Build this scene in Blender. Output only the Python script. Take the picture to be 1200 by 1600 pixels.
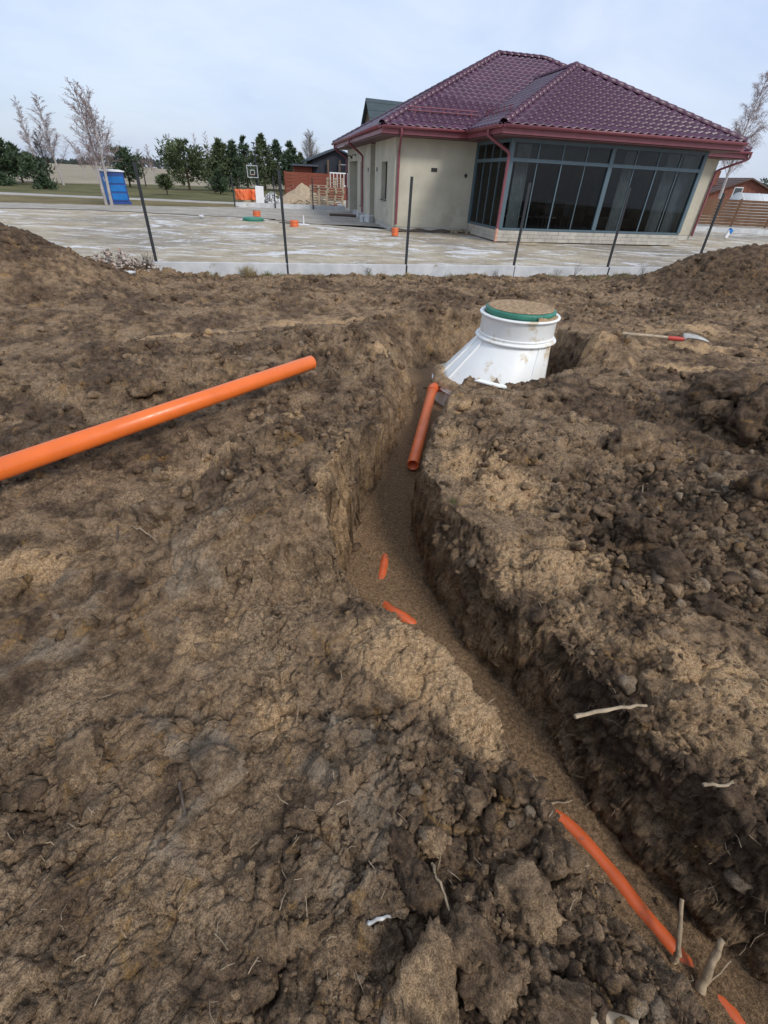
import bpy, bmesh, math, random
import numpy as np
from mathutils import Vector, Matrix
import time; T0 = time.perf_counter(); random.seed(7); RNG = np.random.default_rng(11)
for o in list(bpy.data.objects): bpy.data.objects.remove(o)
SC = bpy.context.scene
C = SC.collection

# ------------------------------------------------------------------ camera
CAM_H = 1.70; PITCH = math.atan(520/700.); ROLL = math.radians(2.9); FPX = 700.
cd = bpy.data.cameras.new('camera'); cam = bpy.data.objects.new('camera', cd); C.objects.link(cam)
cd.sensor_fit = 'VERTICAL'; cd.sensor_height = 24.0; cd.lens = 24.0*FPX/1600.
cd.clip_start = 0.02; cd.clip_end = 6000
cam.matrix_world = (Matrix.Translation((0, 0, CAM_H)) @ Matrix.Rotation(math.pi/2-PITCH, 4, 'X')
                    @ Matrix.Rotation(ROLL, 4, 'Z'))
SC.camera = cam
SC.render.resolution_x = 768; SC.render.resolution_y = 1024

# ------------------------------------------------------------------ sky, sun, exposure
SUN_EL = math.radians(42); SUN_AZ = math.radians(138)      # azimuth clockwise from +Y: to the right, a little behind
w = bpy.data.worlds.new('World'); SC.world = w; w.use_nodes = True
nt = w.node_tree; nt.nodes.clear()
out = nt.nodes.new('ShaderNodeOutputWorld'); bg = nt.nodes.new('ShaderNodeBackground')
sky = nt.nodes.new('ShaderNodeTexSky'); sky.sky_type = 'NISHITA'; sky.sun_disc = False
sky.sun_elevation = SUN_EL; sky.sun_rotation = SUN_AZ; sky.air_density = 1.0; sky.dust_density = 2.0; sky.ozone_density = 1.5
tc = nt.nodes.new('ShaderNodeTexCoord'); mp = nt.nodes.new('ShaderNodeMapping')
mp.inputs['Scale'].default_value = (1.0, 1.0, 2.6)
nz = nt.nodes.new('ShaderNodeTexNoise'); nz.inputs['Scale'].default_value = 1.6; nz.inputs['Detail'].default_value = 6
nz.inputs['Roughness'].default_value = .5
rp = nt.nodes.new('ShaderNodeValToRGB'); rp.color_ramp.elements[0].position = .30; rp.color_ramp.elements[1].position = .72
rp.color_ramp.elements[0].color = (.50, .50, .50, 1); rp.color_ramp.elements[1].color = (.93, .93, .93, 1)
mx = nt.nodes.new('ShaderNodeMix'); mx.data_type = 'RGBA'
nz2 = nt.nodes.new('ShaderNodeTexNoise'); nz2.inputs['Scale'].default_value = 2.3; nz2.inputs['Detail'].default_value = 7; nz2.inputs['Roughness'].default_value = .55; nz2.inputs['Distortion'].default_value = .6
rp2 = nt.nodes.new('ShaderNodeValToRGB'); rp2.color_ramp.elements[0].position = .34; rp2.color_ramp.elements[1].position = .66
rp2.color_ramp.elements[0].color = (4.7, 5.7, 7.7, 1); rp2.color_ramp.elements[1].color = (6.5, 7.15, 8.5, 1)
nt.links.new(mp.outputs['Vector'], nz2.inputs['Vector']); nt.links.new(nz2.outputs['Fac'], rp2.inputs['Fac']); nt.links.new(rp2.outputs['Color'], mx.inputs['B'])
nt.links.new(tc.outputs['Generated'], mp.inputs['Vector']); nt.links.new(mp.outputs['Vector'], nz.inputs['Vector'])
nt.links.new(nz.outputs['Fac'], rp.inputs['Fac']); nt.links.new(rp.outputs['Color'], mx.inputs['Factor'])
nt.links.new(sky.outputs['Color'], mx.inputs['A']); nt.links.new(mx.outputs['Result'], bg.inputs['Color'])
bg.inputs['Strength'].default_value = 0.10
nt.links.new(bg.outputs['Background'], out.inputs['Surface'])
sd = bpy.data.lights.new('sun', 'SUN'); sd.energy = 1.5; sd.angle = math.radians(14); sd.color = (1, .965, .91)
so = bpy.data.objects.new('sun', sd); C.objects.link(so)
sdir = Vector((math.sin(SUN_AZ)*math.cos(SUN_EL), math.cos(SUN_AZ)*math.cos(SUN_EL), math.sin(SUN_EL)))
so.rotation_euler = sdir.to_track_quat('Z', 'Y').to_euler(); so.location = (20, -10, 30)
vs = SC.view_settings; vs.view_transform = 'Standard'; vs.look = 'None'; vs.exposure = 0.42; vs.gamma = 1.0
vs.use_curve_mapping = False

# ------------------------------------------------------------------ helpers
def ray(px, py):
    dx = (px-600)/FPX; dy = (800-py)/FPX
    a = dx*math.cos(ROLL)-dy*math.sin(ROLL); b = dx*math.sin(ROLL)+dy*math.cos(ROLL)
    return Vector((a, b*math.sin(PITCH)+math.cos(PITCH), b*math.cos(PITCH)-math.sin(PITCH)))
def at(px, py, z=None, y=None):
    """a point of the place seen at photo pixel (px, py), at height z or at distance y"""
    d = ray(px, py); t = (z-CAM_H)/d.z if z is not None else y/d.y
    return Vector((0, 0, CAM_H))+d*t
def top_z(p, py):
    """height above p that shows at photo row py"""
    lo, hi = -2., 60.
    for _ in range(50):
        m = (lo+hi)/2; zz = m-CAM_H
        fw = p[1]*math.cos(PITCH)-zz*math.sin(PITCH); b = (p[1]*math.sin(PITCH)+zz*math.cos(PITCH))/fw; a = p[0]/fw
        yy = 800-(-a*math.sin(ROLL)+b*math.cos(ROLL))*FPX
        if yy > py: lo = m
        else: hi = m
    return (lo+hi)/2

def tag(o, label=None, cat=None, group=None, kind=None):
    if label: o['label'] = label
    if cat: o['category'] = cat
    if group: o['group'] = group
    if kind: o['kind'] = kind
    return o
def empty(name, loc=(0, 0, 0), rz=0):
    o = bpy.data.objects.new(name, None); C.objects.link(o); o.location = loc; o.rotation_euler = (0, 0, rz)
    o.empty_display_size = .1
    return o
def link(name, me, parent=None, loc=None):
    o = bpy.data.objects.new(name, me); C.objects.link(o)
    if parent: o.parent = parent
    if loc is not None: o.location = loc
    return o
def np_mesh(name, V, Fq, mats, smooth=True, n=4):
    """mesh from numpy arrays; Fq (m, n) indices"""
    me = bpy.data.meshes.new(name); V = np.asarray(V, np.float32); Fq = np.asarray(Fq, np.int32)
    me.vertices.add(len(V)); me.vertices.foreach_set('co', V.ravel())
    me.loops.add(Fq.size); me.loops.foreach_set('vertex_index', Fq.ravel())
    me.polygons.add(len(Fq)); me.polygons.foreach_set('loop_start', np.arange(0, Fq.size, n, dtype=np.int32))
    me.polygons.foreach_set('loop_total', np.full(len(Fq), n, np.int32))
    me.update(calc_edges=True); me.validate()
    if smooth: me.polygons.foreach_set('use_smooth', np.ones(len(me.polygons), bool))
    for m in (mats if isinstance(mats, (list, tuple)) else [mats]): me.materials.append(m)
    return me
class MB:
    def __init__(s): s.v = []; s.f = []; s.sm = []
    def add(s, vs, fs, smooth=False):
        k = len(s.v); s.v += [tuple(v) for v in vs]; s.f += [tuple(i+k for i in f) for f in fs]; s.sm += [smooth]*len(fs); return s
    def box(s, c, d, rz=0, M=None):
        x, y, z = d[0]/2, d[1]/2, d[2]/2
        P = [Vector((i*x, j*y, k*z)) for k in (-1, 1) for j in (-1, 1) for i in (-1, 1)]
        if M is None: M = Matrix.Rotation(rz, 3, 'Z')
        P = [M @ p + Vector(c) for p in P]
        return s.add(P, [(0, 2, 3, 1), (4, 5, 7, 6), (0, 1, 5, 4), (2, 6, 7, 3), (0, 4, 6, 2), (1, 3, 7, 5)])
    def b2(s, lo, hi):
        return s.box([(lo[i]+hi[i])/2 for i in range(3)], [hi[i]-lo[i] for i in range(3)])
    def tube(s, pts, r, n=10, cap=True, smooth=True, squash=1):
        pts = [Vector(p) for p in pts]; rs = r if isinstance(r, (list, tuple)) else [r]*len(pts)
        V = []; up = None
        for i, p in enumerate(pts):
            t = (pts[min(i+1, len(pts)-1)]-pts[max(i-1, 0)]).normalized()
            if up is None:
                up = Vector((0, 0, 1)) if abs(t.z) < .9 else Vector((1, 0, 0))
            a = t.cross(up).normalized(); b = a.cross(t).normalized(); up = b
            for k in range(n):
                th = 2*math.pi*k/n
                V.append(p+a*math.cos(th)*rs[i]+b*math.sin(th)*rs[i]*squash)
        F = [(i*n+k, i*n+(k+1) % n, (i+1)*n+(k+1) % n, (i+1)*n+k) for i in range(len(pts)-1) for k in range(n)]
        s.add(V, F, smooth)
        if cap:
            s.add(V[:n], [tuple(range(n-1, -1, -1))]); s.add(V[-n:], [tuple(range(n))])
        return s
    def lathe(s, prof, n=24, c=(0, 0, 0), smooth=True, sx=1, sy=1):
        V = []; m = len(prof)
        for (r, z) in prof:
            for k in range(n):
                th = 2*math.pi*k/n; V.append((c[0]+r*math.cos(th)*sx, c[1]+r*math.sin(th)*sy, c[2]+z))
        F = [(i*n+k, i*n+(k+1) % n, (i+1)*n+(k+1) % n, (i+1)*n+k) for i in range(m-1) for k in range(n)]
        return s.add(V, F, smooth)
    def quad(s, a, b, c, d): return s.add([a, b, c, d], [(0, 1, 2, 3)])
    def prism(s, poly, z0, z1):
        n = len(poly); V = [(x, y, z0) for x, y in poly]+[(x, y, z1) for x, y in poly]
        return s.add(V, [tuple(range(n-1, -1, -1)), tuple(range(n, 2*n))]+[(i, (i+1) % n, n+(i+1) % n, n+i) for i in range(n)])
    def mesh(s, name, m):
        me = bpy.data.meshes.new(name); me.from_pydata(s.v, [], s.f); me.update()
        me.polygons.foreach_set('use_smooth', s.sm)
        for mm in (m if isinstance(m, (list, tuple)) else [m]): me.materials.append(mm)
        return me
    def build(s, name, m, parent=None, loc=None, bevel=0):
        o = link(name, s.mesh(name, m), parent, loc)
        if bevel:
            md = o.modifiers.new('bevel', 'BEVEL'); md.width = bevel; md.segments = 2; md.limit_method = 'ANGLE'
        return o

# ---- vectorised noise
_perm = np.random.default_rng(3).permutation(256).astype(np.int32); _perm = np.concatenate([_perm, _perm, _perm])
_g = np.array([[1,1,0],[-1,1,0],[1,-1,0],[-1,-1,0],[1,0,1],[-1,0,1],[1,0,-1],[-1,0,-1],[0,1,1],[0,-1,1],[0,1,-1],[0,-1,-1],[1,1,0],[-1,1,0],[0,-1,1],[0,-1,-1]], np.float32)
_gx, _gy, _gz = [np.ascontiguousarray(_g[:, k]) for k in range(3)]
def perlin(P):
    P = np.asarray(P, np.float32); i = np.floor(P).astype(np.int32); f = P-i; i &= 255
    fx, fy, fz = [np.ascontiguousarray(f[:, k]) for k in range(3)]; ix, iy, iz = [np.ascontiguousarray(i[:, k]) for k in range(3)]
    ux, uy, uz = [t*t*t*(t*(t*6-15)+10) for t in (fx, fy, fz)]; r = 0
    for dx in (0, 1):
        px = _perm[ix+dx]+iy; wx = ux if dx else 1-ux; ex = fx-np.float32(dx)
        for dy in (0, 1):
            py = _perm[px+dy]+iz; wxy = wx*(uy if dy else 1-uy); ey = fy-np.float32(dy)
            for dz in (0, 1):
                g = _perm[py+dz] & 15
                r = r+(_gx[g]*ex+_gy[g]*ey+_gz[g]*(fz-np.float32(dz)))*(wxy*(uz if dz else 1-uz))
    return r
def fbm(P, oct=4, lac=2.03, gain=.5, ridge=False):
    a = 1; s = 0; t = 0
    for k in range(oct):
        n = perlin(P+17.3*k)
        if ridge: n = 1-2*np.abs(n)
        s = s+a*n; t += a; a *= gain; P = P*lac
    return s/t
_pf = (_perm/255.).astype(np.float32); _pj = (.12+.76*_pf).astype(np.float32)
def worley(P, seed=0):
    """F1, F2, a random value of the nearest cell and the offset from its centre"""
    P = np.asarray(P, np.float32)-np.float32(.5); i = np.floor(P).astype(np.int32); f = P-i
    fx, fy, fz = [np.ascontiguousarray(f[:, k])+np.float32(.5) for k in range(3)]; ix, iy, iz = [np.ascontiguousarray(i[:, k]) for k in range(3)]
    n = len(P); f1 = np.full(n, 9., np.float32); f2 = f1.copy(); hid = np.zeros(n, np.int32)
    bx = np.zeros(n, np.float32); by = bx.copy(); bz = bx.copy()
    for dx in (0, 1):
        hx = _perm[(ix+dx+seed) & 255]
        for dy in (0, 1):
            hy = _perm[hx+((iy+dy) & 255)]
            for dz in (0, 1):
                h = _perm[hy+((iz+dz) & 255)]
                ox = _pj[h]-fx+np.float32(dx); oy = _pj[h+71]-fy+np.float32(dy); oz = _pj[h+151]-fz+np.float32(dz)
                d = ox*ox+oy*oy+oz*oz; m = d < f1
                f2 = np.where(m, f1, np.minimum(f2, d)); hid = np.where(m, h, hid); f1 = np.where(m, d, f1)
                bx = np.where(m, ox, bx); by = np.where(m, oy, by); bz = np.where(m, oz, bz)
    return np.sqrt(f1), np.sqrt(f2), hid, bx, by, bz
def chunks(P, seed, tilt=1.9, gap=.08):
    """broken lumps: every cell a tilted facet or dome with a crevice round it; value about -1..1, and the cell's random number"""
    f1, f2, h, bx, by, bz = worley(P, seed); r = _pf[h+200]
    z = (r-.5)*1.1+tilt*((_pf[h+33]-.5)*bx+(_pf[h+90]-.5)*by)+.28*np.sqrt(np.clip(1-(f1/.8)**2, 0, 1))-.2
    return z-.65*np.exp(-(f2-f1)/gap), r
def sstep(a, b, x):
    t = np.clip((x-a)/(b-a), 0, 1); return t*t*(3-2*t)

# ---- materials
class N:
    def __init__(s, name):
        s.m = bpy.data.materials.new(name); s.m.use_nodes = True; s.t = s.m.node_tree; s.t.nodes.clear()
        s.o = s.t.nodes.new('ShaderNodeOutputMaterial'); s.p = s.t.nodes.new('ShaderNodeBsdfPrincipled')
        s.t.links.new(s.p.outputs[0], s.o.inputs[0]); s.tc = s.t.nodes.new('ShaderNodeTexCoord')
        s._c = s.tc.outputs['Object']
    def l(s, a, b): s.t.links.new(a, b)
    def n(s, k, **kw):
        x = s.t.nodes.new('ShaderNode'+k)
        for a, v in kw.items():
            if a in x.inputs: x.inputs[a].default_value = v
            else: setattr(x, a, v)
        return x
    def noise(s, scale, detail=4, rough=.55, stretch=None, dist=0, kind='Noise'):
        c = s._c
        if stretch:
            m = s.n('Mapping'); m.inputs['Scale'].default_value = stretch; s.l(c, m.inputs[0]); c = m.outputs[0]
        if kind == 'Voronoi':
            x = s.n('TexVoronoi'); x.inputs['Scale'].default_value = scale; s.l(c, x.inputs['Vector']); return x.outputs['Distance']
        x = s.n('TexNoise'); x.inputs['Scale'].default_value = scale; x.inputs['Detail'].default_value = detail
        x.inputs['Roughness'].default_value = rough; x.inputs['Distortion'].default_value = dist
        s.l(c, x.inputs['Vector']); return x.outputs['Fac']
    def ramp(s, f, a, b, va=0, vb=1):
        x = s.n('MapRange'); x.interpolation_type = 'SMOOTHSTEP'
        for k, v in zip(('From Min', 'From Max', 'To Min', 'To Max'), (a, b, va, vb)): x.inputs[k].default_value = v
        s.l(f, x.inputs['Value']); return x.outputs[0]
    def math(s, op, a, b):
        x = s.n('Math', operation=op)
        for i, v in enumerate((a, b)):
            if isinstance(v, (int, float)): x.inputs[i].default_value = v
            else: s.l(v, x.inputs[i])
        return x.outputs[0]
    def mix(s, f, a, b):
        x = s.n('Mix', data_type='RGBA')
        for k, v in (('Factor', f), ('A', a), ('B', b)):
            if isinstance(v, (int, float)): x.inputs[k].default_value = v
            elif isinstance(v, tuple): x.inputs[k].default_value = (*v, 1)
            else: s.l(v, x.inputs[k])
        return x.outputs['Result']
    def bump(s, h, strength=.4, dist=.01, prev=None):
        x = s.n('Bump'); x.inputs['Strength'].default_value = strength; x.inputs['Distance'].default_value = dist
        s.l(h, x.inputs['Height'])
        if prev: s.l(prev, x.inputs['Normal'])
        return x.outputs[0]
    def fin(s, col=None, rough=None, nrm=None, spec=None, metal=None):
        for k, v in (('Base Color', col), ('Roughness', rough), ('Normal', nrm), ('Specular IOR Level', spec), ('Metallic', metal)):
            if v is None: continue
            if isinstance(v, tuple): s.p.inputs[k].default_value = (*v, 1)
            elif isinstance(v, (int, float)): s.p.inputs[k].default_value = v
            else: s.l(v, s.p.inputs[k])
        return s.m
def plain(name, c, rough=.6, var=.25, scale=6, spec=.4, metal=0, bump=0, bscale=None, stretch=None, dirt=None):
    m = N(name); f = m.noise(scale, 5, .6, stretch)
    col = m.mix(m.ramp(f, .3, .7), tuple(x*(1-var) for x in c), tuple(min(1, x*(1+var)) for x in c))
    if dirt:
        g = m.noise(dirt[1], 6, .65); col = m.mix(m.ramp(g, dirt[2], dirt[2]+.12), col, dirt[0])
    r = m.ramp(m.noise(scale*2.3, 3), .2, .8, max(.03, rough-.08), min(1, rough+.1))
    nrm = m.bump(m.noise(bscale or scale*8, 6, .65), bump, .01) if bump else None
    return m.fin(col, r, nrm, spec, metal)

# ------------------------------------------------------------------ soil material
def soil_material(name):
    m = N(name)
    at_ = m.n('Attribute'); at_.attribute_name = 'soil'
    sp = m.n('SeparateColor'); m.l(at_.outputs['Color'], sp.inputs[0])
    sand, dark, clay = sp.outputs[0], sp.outputs[1], sp.outputs[2]
    big = m.noise(2.1, 6, .6, dist=.4); mid = m.noise(10, 8, .72); fine = m.noise(60, 5, .74); grit = m.noise(240, 3, .75)
    pat = m.noise(4.2, 8, .70, dist=.7)
    col = m.mix(m.ramp(mid, .36, .64), (.105, .068, .040), (.375, .250, .144))
    col = m.mix(m.ramp(big, .42, .62, 0, .72), col, m.mix(m.ramp(fine, .32, .68), (.175, .117, .069), (.475, .330, .197)))
    # damp dark topsoil; the same dark tone on the right trench wall
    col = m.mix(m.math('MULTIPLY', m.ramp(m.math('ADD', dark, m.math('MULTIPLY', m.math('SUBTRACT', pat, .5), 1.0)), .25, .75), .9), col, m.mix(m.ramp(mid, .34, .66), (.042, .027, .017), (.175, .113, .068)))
    # grey clay smears
    cl = m.mix(m.ramp(mid, .3, .7), (.185, .138, .092), (.430, .335, .235))
    mpr = m.n('Mapping'); mpr.inputs['Rotation'].default_value = (0, 0, -.95); m.l(m._c, mpr.inputs[0]); mps = m.n('Mapping'); mps.inputs['Scale'].default_value = (1.5, 7.0, 4.0); m.l(mpr.outputs[0], mps.inputs[0])
    stx = m.n('TexNoise'); stx.inputs['Scale'].default_value = 1.0; stx.inputs['Detail'].default_value = 8; stx.inputs['Roughness'].default_value = .68; stx.inputs['Distortion'].default_value = .5; m.l(mps.outputs[0], stx.inputs['Vector'])
    cf = m.math('MULTIPLY', m.math('ADD', clay, .11), m.math('ADD', m.math('MULTIPLY', stx.outputs['Fac'], .7), m.math('MULTIPLY', pat, .3)))
    col = m.mix(m.ramp(cf, .36, .56, 0, .75), col, cl)
    # ochre flecks
    oc = m.noise(5.3, 6, .68, dist=.9)
    col = m.mix(m.ramp(oc, .58, .68, 0, .6), col, (.360, .205, .070))
    # damp sand of the bed
    ds = m.mix(m.ramp(fine, .3, .7), (.185, .116, .062), (.350, .225, .125))
    col = m.mix(m.ramp(m.math('ADD', at_.outputs['Alpha'], m.math('MULTIPLY', m.math('SUBTRACT', mid, .5), .6)), .35, .65), col, ds)
    # sand
    sc = m.mix(m.ramp(fine, .25, .75), (.360, .215, .105), (.610, .410, .225))
    sc = m.mix(m.ramp(grit, .45, .75, 0, .45), sc, (.68, .50, .30))
    sf = m.ramp(m.math('ADD', sand, m.math('MULTIPLY', m.math('SUBTRACT', pat, .5), 1.3)), .32, .66)
    sf = m.math('MULTIPLY', sf, m.ramp(m.math('ADD', fine, m.math('MULTIPLY', sand, .6)), .42, .80))
    col = m.mix(sf, col, sc)
    # grain speckle
    sk = m.ramp(m.math('ADD', m.math('MULTIPLY', grit, .6), m.math('MULTIPLY', fine, .4)), .36, .64, .56, 1.38)
    mul = m.n('Mix', data_type='RGBA', blend_type='MULTIPLY'); mul.inputs['Factor'].default_value = 1
    m.l(col, mul.inputs['A']); cc = m.n('CombineColor')
    for k in range(3): m.l(sk, cc.inputs[k])
    m.l(cc.outputs[0], mul.inputs['B']); col = mul.outputs['Result']
    hh = m.math('ADD', m.math('MULTIPLY', mid, 1.0), m.math('ADD', m.math('MULTIPLY', fine, .45), m.math('MULTIPLY', grit, .16)))
    b = m.bump(hh, .9, .035)
    return m.fin(col, m.ramp(fine, .2, .8, .75, .98), b, .2)
M_SOIL = soil_material('soil')

# ------------------------------------------------------------------ the dug ground
FA = Vector((0.23, 11.83)); FU = Vector((2.62, .69)).normalized(); FN = Vector((-FU.y, FU.x))     # fence line
# trench stations: x, y, floor z, left (floor, ledge off, ledge z, top off), right (...)
ST = np.array([
 (0.86, 6.3, -.62, .34, .45, -.3, .75, .34, .45, -.3, .60),
 (0.60, 5.4, -.60, .27, .38, -.3, .62, .27, .36, -.25, .46),
 (0.34, 4.4, -.58, .23, .30, -.2, .42, .20, .26, -.15, .34),
 (0.15, 3.6, -.57, .21, .23, -.04, .28, .21, .24, -.1, .30),
 (0.04, 3.0, -.56, .24, .26, -.02, .30, .22, .24, -.1, .28),
 (0.03, 2.5, -.56, .25, .27, -.01, .31, .23, .25, -.1, .30),
 (0.14, 2.02, -.56, .43, .48, -.05, .53, .24, .29, -.12, .40),
 (0.42, 1.55, -.56, .27, .33, -.12, .41, .20, .28, -.03, .58),
 (0.69, 1.07, -.56, .21, .26, -.05, .33, .20, .29, -.03, .66),
 (0.94, .67, -.56, .25, .30, -.05, .37, .19, .29, -.03, .66),
 (1.20, .27, -.56, .25, .30, -.05, .37, .20, .30, -.03, .62),
 (1.75, -.5, -.56, .20, .24, -.1, .34, .20, .30, -.15, .5),
 (2.4, -1.6, -.56, .20, .24, -.1, .34, .20, .30, -.15, .5)])
def dens(A, k=10):
    n = len(A); R = []
    for i in range(n-1):
        p0, p1, p2, p3 = A[max(i-1, 0)], A[i], A[i+1], A[min(i+2, n-1)]
        for j in range(k):
            t = j/k
            R.append(.5*((2*p1)+(-p0+p2)*t+(2*p0-5*p1+4*p2-p3)*t*t+(-p0+3*p1-3*p2+p3)*t**3))
    R.append(A[-1]); return np.array(R)
STD = dens(ST, 8)
def trench(x, y):
    """profile (height where inside, +inf outside), offset"""
    n = len(x); best = np.full(n, 1e9, np.float32); off = np.zeros(n, np.float32); prm = np.zeros((n, 9), np.float32)
    for i in range(len(STD)-1):
        ax, ay = STD[i, :2]; bx, by = STD[i+1, :2]; dx, dy = bx-ax, by-ay; L2 = dx*dx+dy*dy
        t = np.clip(((x-ax)*dx+(y-ay)*dy)/L2, 0, 1); ex = x-ax-t*dx; ey = y-ay-t*dy
        d = ex*ex+ey*ey; m = d < best
        if not m.any(): continue
        best[m] = d[m]; s = np.sign(dx*ey-dy*ex)       # + = left of the heading (away from the tank) i.e. image right
        off[m] = (np.sqrt(d)*s)[m]
        prm[m] = (STD[i, 2:][None]*(1-t[m])[:, None]+STD[i+1, 2:][None]*t[m][:, None])
    return off, prm
def cone(x, y, cx, cy, rx, ry, h, rot=0, p=1.0):
    c, s = math.cos(rot), math.sin(rot); ux = ((x-cx)*c+(y-cy)*s)/rx; uy = (-(x-cx)*s+(y-cy)*c)/ry
    d = np.sqrt(ux*ux+uy*uy); return h*(1-sstep(0, 1, d))**p
def bank(x, y):
    z = np.full_like(x, .06)
    P = np.stack([x, y, np.zeros_like(x)], 1)
    z += .09*fbm(P*.55+3.1, 3)+.055*fbm(P*1.7, 3)
    z += .07*sstep(1.0, -.3, y)*sstep(.8, -.6, x)
    z += cone(x, y, -6.5, 8.0, 2.25, 2.3, .86, .25)+cone(x, y, -9.5, 7.3, 3.6, 3.0, .40)                 # left heap
    z += cone(x, y, 9.4, 11.0, 5.0, 2.4, .98, -.08)+cone(x, y, 6.6, 10.9, 2.0, 1.5, .30)+cone(x, y, 13., 9.6, 4, 3, .7)   # right heap
    z += cone(x, y, -.75, 5.7, 1.15, 1.0, .20, .5)+cone(x, y, -2.4, 4.1, 1.5, .8, .16, .4)+cone(x, y, .2, 8.6, 1.5, .8, .10)
    z += cone(x, y, 3.6, 3.9, 1.3, .9, .26)+cone(x, y, 2.3, 2.3, 1.2, .8, .14)+cone(x, y, 3.0, 2.7, 1.0, .8, .12)
    z += cone(x, y, 2.62, 5.75, .55, .62, .26)-cone(x, y, 1.1, 4.7, .8, .7, .10)
    z += cone(x, y, .10, 1.17, .34, .30, .07)+cone(x, y, .33, .98, .20, .22, .04)
    z += cone(x, y, -.9, 2.7, .8, .4, .07, .5)
    z += .27*sstep(1.50, 1.92, y+.14*fbm(P*2.6+50, 3)-.18*(x+.3))*sstep(3.7, 2.5, y)*sstep(-1.35, -.65, x)*sstep(-.10, -.24, x)
    z -= .09*cone(x, y, -.30, 1.50, .34, .20, 1.0)
    z -= .10*np.exp(-(((y-5.25)-.62*(x+4.5))/.75)**2)*sstep(.5, -.8, x)                              # machine track
    v = (x-FA.x)*FN.x+(y-FA.y)*FN.y                                                                   # falls to the plinth
    z -= .16*sstep(-2.4, -.4, v)*sstep(-6, -4, x)
    return z
def base_height(x, y):
    P = np.stack([x, y, np.zeros_like(x)], 1)
    wx = x+.07*fbm(P*2.1+9, 3)+.03*fbm(P*7+4, 3); wy = y+.07*fbm(P*2.1+31, 3)+.03*fbm(P*7+23, 3)
    b = bank(x, y)
    off, q = trench(wx, wy); o = np.abs(off); R = off > 0
    zf = q[:, 0]+.035*(o/.25)**2
    f = np.where(R, q[:, 5], q[:, 1]); a = np.where(R, q[:, 6], q[:, 2]); zl = np.where(R, q[:, 7], q[:, 3]); t = np.where(R, q[:, 8], q[:, 4])
    h = np.where(o < f, zf, np.where(o < a, zf+(zl-zf)*np.clip((o-f)/(a-f), 0, 1), zl+(b-zl)*sstep(a, t, o)))
    h = np.where(o >= t, b, np.minimum(h, b+.02))
    # the pit round the tank, open to the trench
    dx = (wx-1.22)/1.24; dy = (wy-6.22)/1.30; d = np.sqrt(dx*dx+dy*dy)
    wall = .22+.40*sstep(.3, 1.0, -dx)+.25*sstep(.2, 1, dy)
    pf = -.62+.34*sstep(.1, .9, -dy)*sstep(-.35, .4, dx)
    hp = pf+(b-pf)*sstep(0, 1, (d-1+wall*.5)/wall)
    h = np.minimum(h, np.where(d < 1+wall*.6, hp, 1e3))
    return h, o, R, q, f, t, d
# grid: a fan that opens away from a point behind the viewer, finest in front
OX, OY = 0.0, -1.2
th = np.concatenate([np.linspace(-math.radians(43), math.radians(43), 730), math.radians(43)+np.linspace(0, math.radians(274), 90)[1:-1]])
rr = [.03+1.12*i/26 for i in range(26)]; r_ = 1.15
while r_ < 46:
    rr.append(r_); yv = max(r_-1.2, 0); fp = (yv*yv+2.3)/(1.5*448)*.96
    r_ += min(max(fp, .0028), .036) if r_ < 14.5 else (r_-14.5)*.15+.05
rr = np.array(rr); TT, RR = np.meshgrid(th, rr); nt_, nr_ = len(th), len(rr)
X = (OX+RR*np.sin(TT)).ravel().astype(np.float32); Y = (OY+RR*np.cos(TT)).ravel().astype(np.float32)
Z, OFF, RGT, Q, FW, TW, PD = base_height(X, Y)
def grid_normals(V):
    G = V.reshape(nr_, nt_, 3); du = np.roll(G, -1, 1)-np.roll(G, 1, 1); dv = np.gradient(G, axis=0)
    n = np.cross(du, dv); n /= np.linalg.norm(n, axis=2, keepdims=True)+1e-12; n = np.where(n[..., 2:3] < 0, -n, n)
    return n.reshape(-1, 3)
V = np.stack([X, Y, Z], 1).astype(np.float32); NRM = grid_normals(V)
SL = 1-np.clip(NRM[:, 2], 0, 1)                        # steepness
floor_m = sstep(.02, -.05, OFF-FW)*(PD > .2)           # trench floor
fl2 = np.maximum(floor_m, sstep(1.0, .6, PD))
wall_m = sstep(.25, .55, SL)
DIST = np.sqrt(X*X+Y*Y+2.5)
# --- zones
zn = fbm(V*.9+5, 3); zn2 = fbm(V*2.2+41, 3)
def blob(cx, cy, rx, ry, rot=0):
    c, s = math.cos(rot), math.sin(rot); ux = ((X-cx)*c+(Y-cy)*s)/rx; uy = (-(X-cx)*s+(Y-cy)*c)/ry
    return np.exp(-(ux*ux+uy*uy))
claym = np.clip(blob(-.75, 1.0, .95, .8)+blob(-.2, .6, .5, .5)*.7+blob(-1.6, 1.5, .7, .5), 0, 1)*sstep(-.35, .25, zn2+.10)*(.35+.65*sstep(-.2, .25, fbm(V*3.4+77, 3)))
crumb = np.clip(.35+1.1*blob(.35, .25, .5, .5)+.9*blob(2.0, 2.1, 1.0, .8)+.8*blob(3.4, 3.8, 1.4, 1.2)+.7*blob(-2.5, 4.3, 1.4, .9)+.6*blob(-.6, 5.4, 1.0, 1.0)
                +.6*blob(-.45, 2.3, .5, .7)+.5*blob(1.2, 2.9, 1.0, .8)+.55*sstep(7, 9, Y)+.3*zn, 0, 1.3)*(1-.75*claym)*(1-fl2)
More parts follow.
